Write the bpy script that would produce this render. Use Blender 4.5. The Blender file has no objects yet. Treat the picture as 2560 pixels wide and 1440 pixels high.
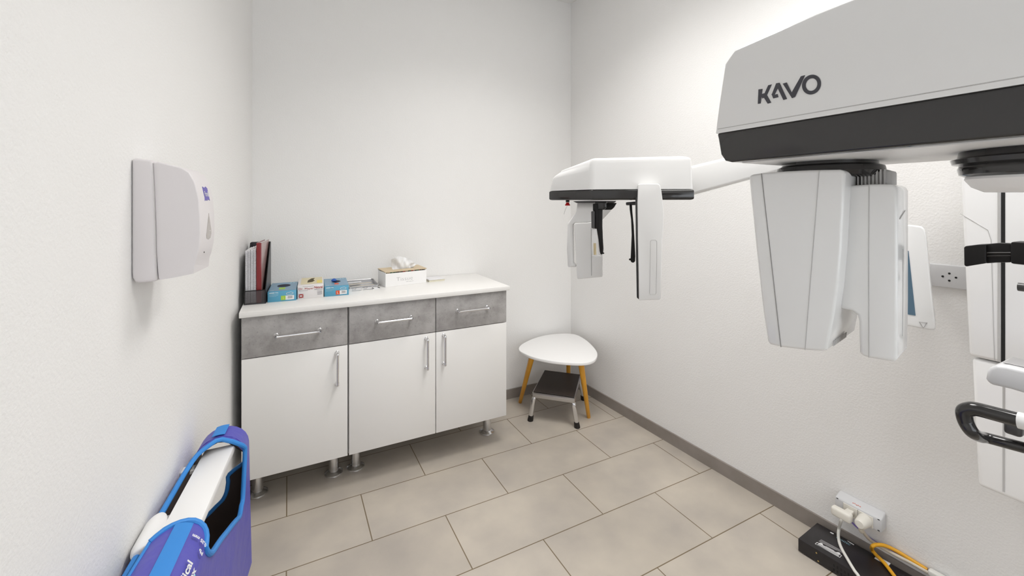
import bpy, bmesh, math, random
from mathutils import Vector, Matrix
random.seed(7)
C = bpy.context.scene.collection
PI = math.pi
# ------------------------------------------------------------------ camera model (2560 x 1440)
F, HY, H, YAW = 1077.0, 507.3, 1.33, math.radians(27.45)
SN, CS = math.sin(YAW), math.cos(YAW)
def ray(x, y):
    r = (x-1280)/F; u = (HY-y)/F
    return Vector((r*CS+SN, -r*SN+CS, u))
EYE = Vector((0, 0, H))
def on_z(x, y, z): d = ray(x, y); return EYE + d*((z-H)/d.z)
def on_x(x, y, X): d = ray(x, y); return EYE + d*(X/d.x)
def on_y(x, y, Y): d = ray(x, y); return EYE + d*(Y/d.y)
def on_p(x, y, P, N): d = ray(x, y); N = Vector(N); return EYE + d*((Vector(P)-EYE).dot(N)/d.dot(N))
def at_d(x, y, D): return EYE + ray(x, y)*D
def zoomed(pts, k, ox, oy): return [(ox+a/k, oy+b/k) for a, b in pts]

# ------------------------------------------------------------------ materials
def mat(name, col, rough=.5, metal=0, coat=0, bump=None, var=None, alpha=1, trans=0, emit=0, ior=1.5, spec=None):
    m = bpy.data.materials.new(name); m.use_nodes = True
    nt = m.node_tree; b = nt.nodes['Principled BSDF']
    b.inputs['Base Color'].default_value = (*col, 1); b.inputs['Roughness'].default_value = rough
    b.inputs['Metallic'].default_value = metal; b.inputs['Coat Weight'].default_value = coat
    b.inputs['Coat Roughness'].default_value = .06
    b.inputs['Transmission Weight'].default_value = trans; b.inputs['IOR'].default_value = ior
    b.inputs['Alpha'].default_value = alpha
    if spec is not None: b.inputs['Specular IOR Level'].default_value = spec
    if emit:
        b.inputs['Emission Color'].default_value = (*col, 1); b.inputs['Emission Strength'].default_value = emit
    tc = nt.nodes.new('ShaderNodeTexCoord')
    if bump:
        sc, st, dist = bump
        n = nt.nodes.new('ShaderNodeTexNoise'); n.inputs['Scale'].default_value = sc; n.inputs['Detail'].default_value = 3
        nt.links.new(tc.outputs['Object'], n.inputs['Vector'])
        bp = nt.nodes.new('ShaderNodeBump'); bp.inputs['Strength'].default_value = st; bp.inputs['Distance'].default_value = dist
        nt.links.new(n.outputs['Fac'], bp.inputs['Height']); nt.links.new(bp.outputs['Normal'], b.inputs['Normal'])
    if var:
        sc, c2, lo, hi, stretch = var
        mp = nt.nodes.new('ShaderNodeMapping'); mp.inputs['Scale'].default_value = stretch
        n = nt.nodes.new('ShaderNodeTexNoise'); n.inputs['Scale'].default_value = sc; n.inputs['Detail'].default_value = 6
        n.inputs['Roughness'].default_value = .6
        rp = nt.nodes.new('ShaderNodeValToRGB'); rp.color_ramp.elements[0].position = lo; rp.color_ramp.elements[1].position = hi
        rp.color_ramp.elements[0].color = (*col, 1); rp.color_ramp.elements[1].color = (*c2, 1)
        nt.links.new(tc.outputs['Object'], mp.inputs['Vector']); nt.links.new(mp.outputs['Vector'], n.inputs['Vector'])
        nt.links.new(n.outputs['Fac'], rp.inputs['Fac']); nt.links.new(rp.outputs['Color'], b.inputs['Base Color'])
    return m
M = {}
M['wall'] = mat('wall_plaster', (.875, .865, .85), .75, bump=(150, .30, .004), spec=.25)
M['ceil'] = mat('ceiling_paint', (.87, .865, .85), .8)
M['mast'] = mat('bright_white_enamel', (.94, .935, .93), .25, coat=.3)
M['white'] = mat('white_gloss_plastic', (.82, .815, .805), .18, coat=.4)
M['satin'] = mat('white_satin_plastic', (.92, .91, .90), .4)
M['dispwhite'] = mat('dispenser_plastic', (.735, .70, .705), .38)
M['lam'] = mat('white_laminate', (.86, .845, .82), .35, bump=(600, .05, .001))
M['board'] = mat('carcass_board', (.70, .69, .66), .5)
M['seam'] = mat('seam_grey', (.30, .29, .28), .5)
M['softseam'] = mat('seam_pale', (.52, .51, .50), .5)
M['black'] = mat('black_gloss_plastic', (.022, .021, .021), .12, coat=.25)
M['satinblack'] = mat('black_satin_plastic', (.012, .011, .011), .4, spec=.25)
M['darkgrey'] = mat('dark_grey_plastic', (.06, .058, .058), .3)
M['chrome'] = mat('chrome', (.76, .76, .77), .2, 1)
M['steel'] = mat('brushed_steel', (.58, .57, .57), .28, 1)
M['rubber'] = mat('black_rubber', (.012, .009, .008), .6)
M['tread'] = mat('ribbed_rubber_tread', (.028, .019, .015), .55, bump=(300, .4, .002))
M['bamboo'] = mat('honey_bamboo', (.78, .38, .035), .38, var=(14, (.62, .27, .02), .35, .75, (1, 1, .12)))
M['lidwood'] = mat('pale_plywood', (.60, .47, .30), .5, var=(30, (.68, .56, .39), .35, .7, (.3, 3, 3)))
M['purple'] = mat('purple_vinyl', (.10, .095, .47), .42, bump=(14, .25, .02))
M['blue'] = mat('blue_binding', (.035, .25, .68), .55, bump=(500, .2, .001))
M['lining'] = mat('dark_lining', (.045, .028, .024), .7)
M['glovebox'] = mat('blue_carton', (.10, .36, .53), .4)
M['gloveboxtop'] = mat('blue_carton_top', (.16, .31, .45), .32)
M['carton'] = mat('white_carton', (.78, .75, .74), .45)
M['cream'] = mat('cream_print', (.72, .64, .42), .5)
M['yellow'] = mat('yellow_print', (.80, .66, .16), .5)
M['hole'] = mat('dark_opening', (.008, .010, .035), .7)
M['brownhole'] = mat('brown_opening', (.06, .042, .008), .7)
M['bluenitrile'] = mat('blue_glove', (.02, .10, .42), .45)
M['green'] = mat('lime_print', (.36, .60, .06), .5)
M['orange'] = mat('orange_print', (.72, .10, .03), .5)
M['redprint'] = mat('red_print', (.36, .02, .015), .5)
M['print'] = mat('white_print', (.80, .80, .80), .5)
M['greyprint'] = mat('grey_print', (.18, .18, .20), .5)
M['palegrey'] = mat('pale_grey_print', (.42, .41, .41), .5)
M['paleblue'] = mat('pale_blue_print', (.35, .58, .68), .5)
M['cyan'] = mat('cyan_print', (.20, .66, .80), .5)
M['logo'] = mat('charcoal_print', (.048, .047, .058), .4)
M['flag'] = mat('violet_print', (.12, .09, .42), .4)
M['pink'] = mat('pink_print', (.66, .45, .60), .5)
M['redbook'] = mat('red_cover', (.21, .006, .010), .3, coat=.3)
M['redsheen'] = mat('red_cover_painted_sheen', (.40, .25, .24), .25, coat=.3)  # red book cover, with its reflected light painted in as a rose tone
M['paper'] = mat('paper', (.80, .79, .80), .8)
M['tissue'] = mat('tissue_paper', (.86, .86, .86), .9)
M['note'] = mat('cream_paper', (.80, .76, .62), .7)
M['coil'] = mat('white_coil', (.72, .71, .74), .35)
M['meshblack'] = mat('black_metal_mesh', (.045, .042, .048), .4)
M['clear'] = mat('clear_plastic', (.86, .86, .86), .08, alpha=.35)
M['smoke'] = mat('smoky_acrylic', (.10, .09, .095), .15, alpha=.38)
M['gold'] = mat('gold_rod', (.65, .50, .22), .25, 1)
M['beige'] = mat('kraft_pouch', (.58, .52, .44), .5)
M['window'] = mat('taupe_window', (.40, .36, .33), .12, coat=.4)
M['red'] = mat('red_plastic', (.55, .01, .012), .3)
M['screen'] = mat('blue_screen', (.055, .115, .17), .15, coat=.4, emit=.12)
M['socketgrey'] = mat('grey_socket_plastic', (.66, .66, .67), .4)
M['ivory'] = mat('ivory_plastic', (.80, .77, .70), .35)
M['dark'] = mat('black_hole', (.01, .01, .01), .8)
M['ups'] = mat('black_powder_coat', (.014, .012, .014), .32, bump=(400, .08, .001))
M['orangecord'] = mat('orange_cord', (.80, .40, .02), .4)
M['purplecord'] = mat('violet_cord', (.28, .20, .60), .4)
M['creamcord'] = mat('cream_cord', (.66, .60, .50), .45)
M['whitecord'] = mat('white_cord', (.80, .79, .74), .4)
M['base'] = mat('skirting_tile', (.25, .22, .195), .4, var=(7, (.31, .275, .25), .3, .7, (1, 1, 1)))
LAMP_POWER = (7.4, 8.2, .9)
LAMP_SPREAD = (126, 128, 115)
M['lamp'] = mat('lit_diffuser', (1, .985, .965), .5, emit=1.6)
def pane():
    m = bpy.data.materials.new('window_glass'); m.use_nodes = True; nt = m.node_tree; nt.nodes.clear()
    o = nt.nodes.new('ShaderNodeOutputMaterial'); mx = nt.nodes.new('ShaderNodeMixShader'); mx.inputs[0].default_value = .06
    t = nt.nodes.new('ShaderNodeBsdfTransparent'); g = nt.nodes.new('ShaderNodeBsdfGlossy'); g.inputs['Roughness'].default_value = .02
    nt.links.new(t.outputs[0], mx.inputs[1]); nt.links.new(g.outputs[0], mx.inputs[2]); nt.links.new(mx.outputs[0], o.inputs[0]); return m
M['pane'] = pane()
# concrete laminate
def concrete():
    m = mat('concrete_laminate', (.30, .285, .275), .5, bump=(120, .1, .001))
    nt = m.node_tree; b = nt.nodes['Principled BSDF']; tc = nt.nodes['Texture Coordinate']
    def noise(sc, det, w=0):
        n = nt.nodes.new('ShaderNodeTexNoise'); n.inputs['Scale'].default_value = sc; n.inputs['Detail'].default_value = det
        n.inputs['Roughness'].default_value = .65; n.inputs['Distortion'].default_value = w
        nt.links.new(tc.outputs['Object'], n.inputs['Vector']); return n
    def ramp(n, p0, c0, p1, c1):
        r = nt.nodes.new('ShaderNodeValToRGB'); e = r.color_ramp.elements
        e[0].position, e[0].color, e[1].position, e[1].color = p0, (*c0, 1), p1, (*c1, 1)
        nt.links.new(n.outputs['Fac'], r.inputs['Fac']); return r
    r1 = ramp(noise(9, 8), .36, (.30, .285, .275), .66, (.47, .455, .445))
    r2 = ramp(noise(130, 4, .3), .58, (1, 1, 1), .72, (.66, .65, .64))
    mx = nt.nodes.new('ShaderNodeMix'); mx.data_type = 'RGBA'; mx.blend_type = 'MULTIPLY'; mx.inputs[0].default_value = 1
    nt.links.new(r1.outputs['Color'], mx.inputs[6]); nt.links.new(r2.outputs['Color'], mx.inputs[7])
    nt.links.new(mx.outputs[2], b.inputs['Base Color'])
    return m
M['concrete'] = concrete()
def pattern():
    m = mat('patterned_carton', (.2, .03, .02), .5); nt = m.node_tree; b = nt.nodes['Principled BSDF']; tc = nt.nodes['Texture Coordinate']
    mp = nt.nodes.new('ShaderNodeMapping'); mp.inputs['Scale'].default_value = (1, 1, .25)
    v = nt.nodes.new('ShaderNodeTexVoronoi'); v.inputs['Scale'].default_value = 85
    sep = nt.nodes.new('ShaderNodeSeparateColor'); rp = nt.nodes.new('ShaderNodeValToRGB'); rp.color_ramp.interpolation = 'CONSTANT'
    e = rp.color_ramp.elements; e[0].color = (.01, .01, .012, 1); e[1].position = .3; e[1].color = (.45, .03, .02, 1)
    for p_, c_ in ((.5, (.70, .60, .42)), (.66, (.03, .16, .09)), (.82, (.55, .45, .35))):
        q_ = e.new(p_); q_.color = (*c_, 1)
    nt.links.new(tc.outputs['Object'], mp.inputs['Vector']); nt.links.new(mp.outputs['Vector'], v.inputs['Vector'])
    nt.links.new(v.outputs['Color'], sep.inputs['Color']); nt.links.new(sep.outputs[0], rp.inputs['Fac']); nt.links.new(rp.outputs['Color'], b.inputs['Base Color'])
    return m
M['pattern'] = pattern()
def floor_mat():
    m = bpy.data.materials.new('floor_tile'); m.use_nodes = True
    nt = m.node_tree; b = nt.nodes['Principled BSDF']
    tc = nt.nodes.new('ShaderNodeTexCoord'); mp = nt.nodes.new('ShaderNodeMapping')
    # tile edges measured in the room: one cross joint at x = -0.006, one long joint at y = 2.062
    mp.inputs['Location'].default_value = (.306+6.0, -2.062+.304*20, 0)
    nt.links.new(tc.outputs['Object'], mp.inputs['Vector'])
    br = nt.nodes.new('ShaderNodeTexBrick'); br.offset = .5; br.offset_frequency = 2
    br.inputs['Scale'].default_value = 1; br.inputs['Brick Width'].default_value = .6; br.inputs['Row Height'].default_value = .304
    br.inputs['Mortar Size'].default_value = .0022; br.inputs['Mortar Smooth'].default_value = .1; br.inputs['Bias'].default_value = 0
    br.inputs['Color1'].default_value = (.515, .462, .395, 1); br.inputs['Color2'].default_value = (.555, .50, .43, 1)
    br.inputs['Mortar'].default_value = (.20, .15, .09, 1)
    nt.links.new(mp.outputs['Vector'], br.inputs['Vector'])
    n = nt.nodes.new('ShaderNodeTexNoise'); n.inputs['Scale'].default_value = 4.5; n.inputs['Detail'].default_value = 7
    nt.links.new(tc.outputs['Object'], n.inputs['Vector'])
    rp = nt.nodes.new('ShaderNodeValToRGB'); e = rp.color_ramp.elements
    e[0].position, e[0].color, e[1].position, e[1].color = .3, (.82, .82, .84, 1), .7, (1.06, 1.055, 1.04, 1)
    nt.links.new(n.outputs['Fac'], rp.inputs['Fac'])
    mx = nt.nodes.new('ShaderNodeMix'); mx.data_type = 'RGBA'; mx.blend_type = 'MULTIPLY'; mx.inputs[0].default_value = 1
    nt.links.new(br.outputs['Color'], mx.inputs[6]); nt.links.new(rp.outputs['Color'], mx.inputs[7])
    nt.links.new(mx.outputs[2], b.inputs['Base Color'])
    b.inputs['Roughness'].default_value = .42; b.inputs['Specular IOR Level'].default_value = .4
    bp = nt.nodes.new('ShaderNodeBump'); bp.inputs['Strength'].default_value = .3; bp.inputs['Distance'].default_value = .002; bp.invert = True
    nt.links.new(br.outputs['Fac'], bp.inputs['Height']); nt.links.new(bp.outputs['Normal'], b.inputs['Normal'])
    return m
M['floor'] = floor_mat()

# ------------------------------------------------------------------ object helpers
WL = {}
def place(o, loc, parent):
    o.location = loc; C.objects.link(o); WL[o] = Vector(loc)
    if parent is not None:
        o.parent = parent; o.matrix_parent_inverse = Matrix.Translation(-WL[parent])
    return o
def tag(o, label=None, cat=None, group=None, kind=None):
    if label: o['label'] = label
    if cat: o['category'] = cat
    if group: o['group'] = group
    if kind: o['kind'] = kind
    return o
def thing(name, loc, label, cat, group=None):
    o = bpy.data.objects.new(name, None); o.empty_display_size = .05
    place(o, Vector(loc), None); return tag(o, label, cat, group)
def obj(name, bm, m, parent=None, smooth=35, label=None):
    bmesh.ops.remove_doubles(bm, verts=bm.verts, dist=1e-6)
    bmesh.ops.recalc_face_normals(bm, faces=bm.faces)
    xs = [v.co for v in bm.verts]
    lo = Vector((min(v.x for v in xs), min(v.y for v in xs), min(v.z for v in xs)))
    hi = Vector((max(v.x for v in xs), max(v.y for v in xs), max(v.z for v in xs)))
    c = Vector(((lo.x+hi.x)/2, (lo.y+hi.y)/2, lo.z))
    for v in bm.verts: v.co -= c
    me = bpy.data.meshes.new(name); bm.to_mesh(me); bm.free()
    for mm in (m if isinstance(m, (list, tuple)) else [m]): me.materials.append(mm)
    if smooth:
        for p in me.polygons: p.use_smooth = True
        me.set_sharp_from_angle(angle=math.radians(smooth))
    o = bpy.data.objects.new(name, me)
    if label: o['label'] = label
    return place(o, c, parent)
def struct(name, bm, m, parent=None): return tag(obj(name, bm, m, parent, 0), kind='structure')
def bevel(bm, off, seg=3, ang=25, edges=None):
    if off <= 0: return bm
    if edges is None:
        bm.normal_update()
        edges = [e for e in bm.edges if len(e.link_faces) == 2 and e.calc_face_angle(0) > math.radians(ang)]
    bmesh.ops.bevel(bm, geom=edges, offset=off, segments=seg, affect='EDGES', profile=.5, clamp_overlap=True)
    return bm
def prism(pts, vec, bev=0, seg=3, bm=None, ang=25):
    own = bmesh.new()
    a = [own.verts.new(Vector(p)) for p in pts]; b = [own.verts.new(Vector(p)+Vector(vec)) for p in pts]
    n = len(a)
    own.faces.new(a); own.faces.new(b[::-1])
    for i in range(n): own.faces.new((a[i], b[i], b[(i+1) % n], a[(i+1) % n]))
    bmesh.ops.recalc_face_normals(own, faces=own.faces)
    bevel(own, bev, seg, ang)
    return merge(bm, own)
def merge(bm, own):
    if bm is None: return own
    me = bpy.data.meshes.new('t'); own.to_mesh(me); own.free(); bm.from_mesh(me); bpy.data.meshes.remove(me); return bm
def box(x0, x1, y0, y1, z0, z1, bev=0, seg=3, bm=None):
    return prism([(x0, y0, z0), (x1, y0, z0), (x1, y1, z0), (x0, y1, z0)], (0, 0, z1-z0), bev, seg, bm)
def obox(o, ax, ay, az, bev=0, seg=3, bm=None):
    """box from corner o along three vectors"""
    o, ax, ay, az = map(Vector, (o, ax, ay, az))
    return prism([o, o+ax, o+ax+ay, o+ay], az, bev, seg, bm)
def tube(pts, r, n=12, bm=None, sub=6, cap=True, closed=False):
    P = [Vector(p) for p in pts]; R = r if isinstance(r, (list, tuple)) else [r]*len(P)
    if sub > 1 and len(P) > 2:
        Q, S = [], []
        m = len(P); rng = m if closed else m-1
        for i in range(rng):
            p0 = P[(i-1) % m] if closed or i > 0 else P[0]; p1 = P[i]; p2 = P[(i+1) % m]
            p3 = P[(i+2) % m] if closed or i+2 < m else P[-1]
            for k in range(sub):
                t = k/sub
                Q.append(.5*((2*p1)+(p2-p0)*t+(2*p0-5*p1+4*p2-p3)*t*t+(3*p1-p0-3*p2+p3)*t**3))
                S.append(R[i]*(1-t)+R[(i+1) % m]*t)
        if not closed: Q.append(P[-1]); S.append(R[-1])
        P, R = Q, S
    bm = bm or bmesh.new(); rings = []; up = None; m = len(P)
    for i, p in enumerate(P):
        a = P[(i-1) % m] if closed or i > 0 else P[i]; b = P[(i+1) % m] if closed or i < m-1 else P[i]
        t = (b-a).normalized()
        if up is None: up = t.orthogonal().normalized()
        else:
            up = up-t*up.dot(t)
            up = up.normalized() if up.length > 1e-6 else t.orthogonal().normalized()
        s = t.cross(up)
        rings.append([bm.verts.new(p+(up*math.cos(2*PI*k/n)+s*math.sin(2*PI*k/n))*R[i]) for k in range(n)])
    for i in range(m if closed else m-1):
        A, B = rings[i], rings[(i+1) % m]
        for k in range(n): bm.faces.new((A[k], A[(k+1) % n], B[(k+1) % n], B[k]))
    if cap and not closed: bm.faces.new(rings[0][::-1]); bm.faces.new(rings[-1])
    return bm
def lathe(prof, base, axis=(0, 0, 1), n=32, bm=None):
    """prof: (radius, height) pairs"""
    bm = bm or bmesh.new(); ax = Vector(axis).normalized(); u = ax.orthogonal().normalized(); w = ax.cross(u); base = Vector(base)
    rings = []
    for r, h in prof:
        if r < 1e-6: rings.append([bm.verts.new(base+ax*h)])
        else: rings.append([bm.verts.new(base+ax*h+(u*math.cos(2*PI*k/n)+w*math.sin(2*PI*k/n))*r) for k in range(n)])
    for A, B in zip(rings, rings[1:]):
        for k in range(n):
            a, b = A[k % len(A)], A[(k+1) % len(A)]; c, d = B[(k+1) % len(B)], B[k % len(B)]
            vs = []
            for v in (a, b, c, d):
                if v not in vs: vs.append(v)
            if len(vs) > 2: bm.faces.new(vs)
    if len(rings[0]) > 1: bm.faces.new(rings[0][::-1])
    if len(rings[-1]) > 1: bm.faces.new(rings[-1])
    return bm
def plate(pts, nrm, t=.0006, bm=None):
    """thin printed patch standing t proud of a surface"""
    return prism(pts, Vector(nrm).normalized()*t, 0, 1, bm)
def text_bm(body, size, fn, bold=0, sx=1.0, space=1.0, bm=None, width=None):
    cu = bpy.data.curves.new('txt', 'FONT'); cu.body = body; cu.size = size; cu.offset = bold; cu.space_character = space
    cu.resolution_u = 3
    o = bpy.data.objects.new('txt', cu); C.objects.link(o); bpy.context.view_layer.update()
    me = bpy.data.meshes.new_from_object(o)
    own = bmesh.new(); own.from_mesh(me)
    xs = [v.co.x for v in own.verts]; x0, x1 = min(xs), max(xs)
    if width: sx = width/(x1-x0)
    bmesh.ops.triangulate(own, faces=own.faces)
    for v in own.verts: v.co = Vector(fn((v.co.x-x0)*sx, v.co.y))
    bpy.data.objects.remove(o); bpy.data.curves.remove(cu); bpy.data.meshes.remove(me)
    return merge(bm, own)
def planar(o, ax, ay): 
    o, ax, ay = Vector(o), Vector(ax), Vector(ay)
    return lambda x, y: o+ax*x+ay*y

# ------------------------------------------------------------------ room shell
YB = 2.61; ZC = 2.79; YF = -1.25
def xl(y): return -.165-.1*(YB-y)
def xr(y): return 1.843+.04*(YB-y)
T = .12
def quadwall(p, q, out, z0=0, z1=ZC):
    p, q, out = Vector((*p, z0)), Vector((*q, z0)), Vector((*out, 0))
    return prism([p, q, q+out, p+out], (0, 0, z1-z0))
struct('floor', box(-1.2, 2.6, -1.6, 3.0, -.1, 0), M['floor'])
fl = bpy.data.objects['floor']
# keep texture coordinates in room coordinates
me = fl.data
for v in me.vertices: v.co += fl.location
fl.location = (0, 0, 0)
struct('ceiling', box(-1.2, 2.6, -1.6, 3.0, ZC, ZC+.1), M['ceil'])
struct('wall_back', box(-.6, 2.3, YB, YB+T, 0, ZC), M['wall'])
struct('wall_left', quadwall((xl(YB), YB), (xl(YF), YF), (-T, 0)), M['wall'])
struct('wall_right', quadwall((xr(YB), YB), (xr(YF), YF), (T, 0)), M['wall'])
WX0, WX1, WZ0, WZ1 = -.15, 1.55, .75, 2.25
wfm = bmesh.new()
for a_, b_, c_, d_ in ((-.9, WX0, 0, ZC), (WX1, 2.3, 0, ZC), (WX0, WX1, 0, WZ0), (WX0, WX1, WZ1, ZC)): box(a_, b_, YF-T, YF, c_, d_, 0, 1, wfm)
struct('wall_front', wfm, M['wall'])
wfr = bmesh.new()
for a_, b_, c_, d_ in ((WX0, WX0+.05, WZ0, WZ1), (WX1-.05, WX1, WZ0, WZ1), (WX0+.05, WX1-.05, WZ0, WZ0+.05), (WX0+.05, WX1-.05, WZ1-.05, WZ1), (.675, .725, WZ0+.05, WZ1-.05)): box(a_, b_, YF-.08, YF-.03, c_, d_, 0, 1, wfr)
w1_ = struct('window_1', wfr, M['satin'])
struct('window_pane', box(WX0+.05, WX1-.05, YF-.058, YF-.052, WZ0+.05, WZ1-.05), M['pane'], w1_)
struct('window_sill', box(WX0-.03, WX1+.03, YF-.03, YF+.06, WZ0-.03, WZ0), M['satin'], w1_)
bh, bt = .064, .009
bl = (Vector((xl(YF), YF, 0))-Vector((xl(YB), YB, 0)))
struct('baseboard_left', prism([(xl(YB), YB, 0), (xl(YF), YF, 0), (xl(YF)+bt, YF, 0), (xl(YB)+bt, YB, 0)], (0, 0, bh)), M['base'])
struct('baseboard_right', prism([(xr(YB), YB, 0), (xr(YF), YF, 0), (xr(YF)-bt, YF, 0), (xr(YB)-bt, YB, 0)], (0, 0, bh)), M['base'])
struct('baseboard_back', box(xl(YB)+bt, xr(YB)-bt, YB-bt, YB, 0, bh), M['base'])

# ceiling lamps (above the frame)
LAMPS = [(1.02, 1.46, 'square white ceiling light panel near the back wall'), (1.22, .55, 'square white ceiling light panel beside the x-ray mast'), (1.15, -.35, 'square white ceiling light panel near the window')]
for li, (lx, ly, lab) in enumerate(LAMPS):
    t = thing('ceiling_light', (lx, ly, ZC), lab, 'light', 'ceiling light panels')
    fr = bmesh.new()
    for a, b, c, d in ((-.32, .32, -.32, -.29), (-.32, .32, .29, .32), (-.32, -.29, -.29, .29), (.29, .32, -.29, .29)):
        box(lx+a, lx+b, ly+c, ly+d, ZC-.035, ZC, 0, 1, fr)
    obj('lamp_frame', fr, M['satin'], t)
    obj('diffuser', box(lx-.29, lx+.29, ly-.29, ly+.29, ZC-.03, ZC-.012), M['lamp'], t)
    al = bpy.data.lights.new('panel_light', 'AREA'); al.shape = 'SQUARE'; al.size = .56; al.energy = LAMP_POWER[li]; al.color = (1, .985, .965); al.spread = math.radians(LAMP_SPREAD[li])
    lo_ = bpy.data.objects.new('panel_light', al); place(lo_, Vector((lx, ly, ZC-.0365)), t)

# ------------------------------------------------------------------ cabinets and worktop
YC = 2.126                       # plane of the door fronts
def bar_handle(name, a, b, stand, parent):
    a, b = Vector(a), Vector(b); d = (b-a).normalized(); s = Vector((0, stand, 0))
    e = .011
    bm = tube([a+s, a+s*.45, a+d*e*.2, a+d*e*1.6, b-d*e*1.6, b-d*e*.2, b+s*.45, b+s], [.0075, .0072, .0066, .0056, .0056, .0066, .0072, .0075], 14, sub=4)
    for p in (a, b): lathe([(.0098, 0), (.0098, .004), (.007, .007)], p+s, (0, -1, 0), 16, bm)
    return obj(name, bm, M['chrome'], parent)
def foot(x, y, parent, z1=.158):
    bm = lathe([(.041, 0), (.043, .003), (.042, .008), (.034, .013), (.023, .017), (.0225, z1)], (x, y, 0), n=36)
    obj('leg', bm, M['chrome'], parent)
def cabinet(x0, x1, fronts, label, zd=.672):
    t = thing('cabinet', ((x0+x1)/2, 2.35, 0), label, 'cabinet', 'cabinets under the white worktop')
    y0 = YC+.019
    body = bmesh.new()
    box(x0, x0+.016, y0, 2.585, .158, .848, 0, 1, body); box(x1-.016, x1, y0, 2.585, .158, .848, 0, 1, body)
    box(x0+.016, x1-.016, y0, 2.585, .158, .174, 0, 1, body); box(x0+.016, x1-.016, 2.57, 2.585, .174, .848, 0, 1, body)
    box(x0+.016, x1-.016, y0, 2.57, .832, .848, 0, 1, body); box(x0+.016, x1-.016, y0+.004, 2.57, zd-.008, zd+.008, 0, 1, body)
    obj('body', body, M['board'], t)
    for (a, b, dh, ht) in fronts:
        g = .0018
        d = obj('drawer', box(a+g, b-g, YC, YC+.018, zd+g, .846, .0012, 2), M['concrete'], t, label='drawer with grey concrete-look front')
        bar_handle('handle', dh[0], dh[1], YC-dh[0][1], d)
        q = obj('door', box(a+g, b-g, YC, YC+.018, .157, zd-g, .0012, 2), M['lam'], t)
        bar_handle('handle', ht[0], ht[1], YC-ht[0][1], q)
    for x in (x0+.052, x1-.048):
        foot(x, 2.285, t); foot(x, 2.52, t)
    return t
HY_ = YC-.03
cabinet(-.176, .2465, [(-.176, .2465, ((-.046, HY_, .757), (.126, HY_, .757)), ((.199, HY_, .502), (.199, HY_, .643)))],
        'single-door white cabinet with one grey drawer beside the purple apron')
cabinet(.2495, 1.071, [(.2495, .667, ((.377, HY_, .764), (.54, HY_, .764)), ((.617, HY_, .50), (.617, HY_, .648))),
                       (.667, 1.071, ((.783, HY_, .768), (.952, HY_, .768)), ((.708, HY_, .505), (.708, HY_, .651)))],
        'double-door white cabinet with two grey drawers beside the side table')
ZT = .872
wt = obj('worktop', box(-.182, 1.084, 2.112, 2.606, .849, ZT, .0015, 2), M['lam'])
tag(wt, 'long white worktop lying across the two cabinets', 'worktop')

# ------------------------------------------------------------------ things on the worktop
# magazine file
hx0, hx1, hy0, hy1 = -.176, -.0905, 2.262, 2.492
t = thing('magazine_file', ((hx0+hx1)/2, (hy0+hy1)/2, ZT), 'black mesh magazine file holding spiral notebooks and a red book', 'file holder')
w = .003; zf, zb = ZT+.062, ZT+.262
obj('bottom_panel', box(hx0, hx1, hy0, hy1, ZT, ZT+.004), M['meshblack'], t)
obj('front_panel', box(hx0, hx1, hy0, hy0+w, ZT+.004, zf, 0), M['smoke'], t, label='low see-through front panel')
obj('back_panel', box(hx0, hx1, hy1-w, hy1, ZT+.004, zb), M['meshblack'], t)
side = [(hy0+w, ZT+.004), (hy1-w, ZT+.004), (hy1-w, zb), (hy1-.035, zb), (hy0+w, zf)]
for x in (hx0, hx1-w): obj('side_panel', prism([(x, a, b) for a, b in side], (w, 0, 0)), M['meshblack'], t)
rim = tube([(hx1-w/2, hy0, ZT+.004), (hx1-w/2, hy0, zf), (hx1-w/2, hy1-.035, zb), (hx1-w/2, hy1, zb), (hx0+w/2, hy1, zb), (hx0+w/2, hy1-.035, zb), (hx0+w/2, hy0, zf), (hx0+w/2, hy0, ZT+.004)], .0022, 8, sub=1)
tube([(hx0, hy0, zf), (hx1, hy0, zf)], .0018, 8, rim, 1)
obj('rim_wire', rim, M['satinblack'], t)
# notebooks
nb_z0, nb_h = ZT+.0045, .247
bx = hx0+w+.0006
NB = [(.0105, 'white spiral notebook against the mesh side nearest the wall'), (.0105, 'white spiral notebook second from the wall in the magazine file'),
      (.0105, 'white spiral notebook third from the wall in the magazine file'), (.0115, 'white spiral notebook right against the red book')]
covers = ['paper', 'paper', 'paper', 'paper']
for i, (wd, lab) in enumerate(NB):
    x0, x1 = bx, bx+wd-.0008; bx += wd
    y0 = hy0+w+.012
    t = thing('spiral_notebook', ((x0+x1)/2, y0+.09, nb_z0), lab, 'notebook', 'white spiral notebooks in the magazine file')
    zt_ = nb_z0+nb_h-(3-i)*.003
    obj('pages', box(x0+.0012, x1-.0012, y0, y0+.18, nb_z0, zt_-.001), M['paper'], t)
    for nm, a, b, mm in (('cover', x0, x0+.0011, 'paper'), ('cover', x1-.0011, x1, 'seam' if i == 1 else 'paper')): obj(nm, box(a, b, y0-.001, y0+.182, nb_z0, zt_), M[mm], t)
    cb = bmesh.new(); cx = (x0+x1)/2; r = (x1-x0)/2-.0004; n = 44
    pts = []
    for k in range(n):
        z = nb_z0+.006+(zt_-nb_z0-.012)*k/(n-1)
        ring = [(cx+r*math.cos(a), y0-.001-r*1.0*math.sin(a), z) for a in [PI*j/6 for j in range(7)]]
        tube(ring, .0013, 5, cb, 1)
    obj('coil_binding', cb, M['coil'], t)
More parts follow.
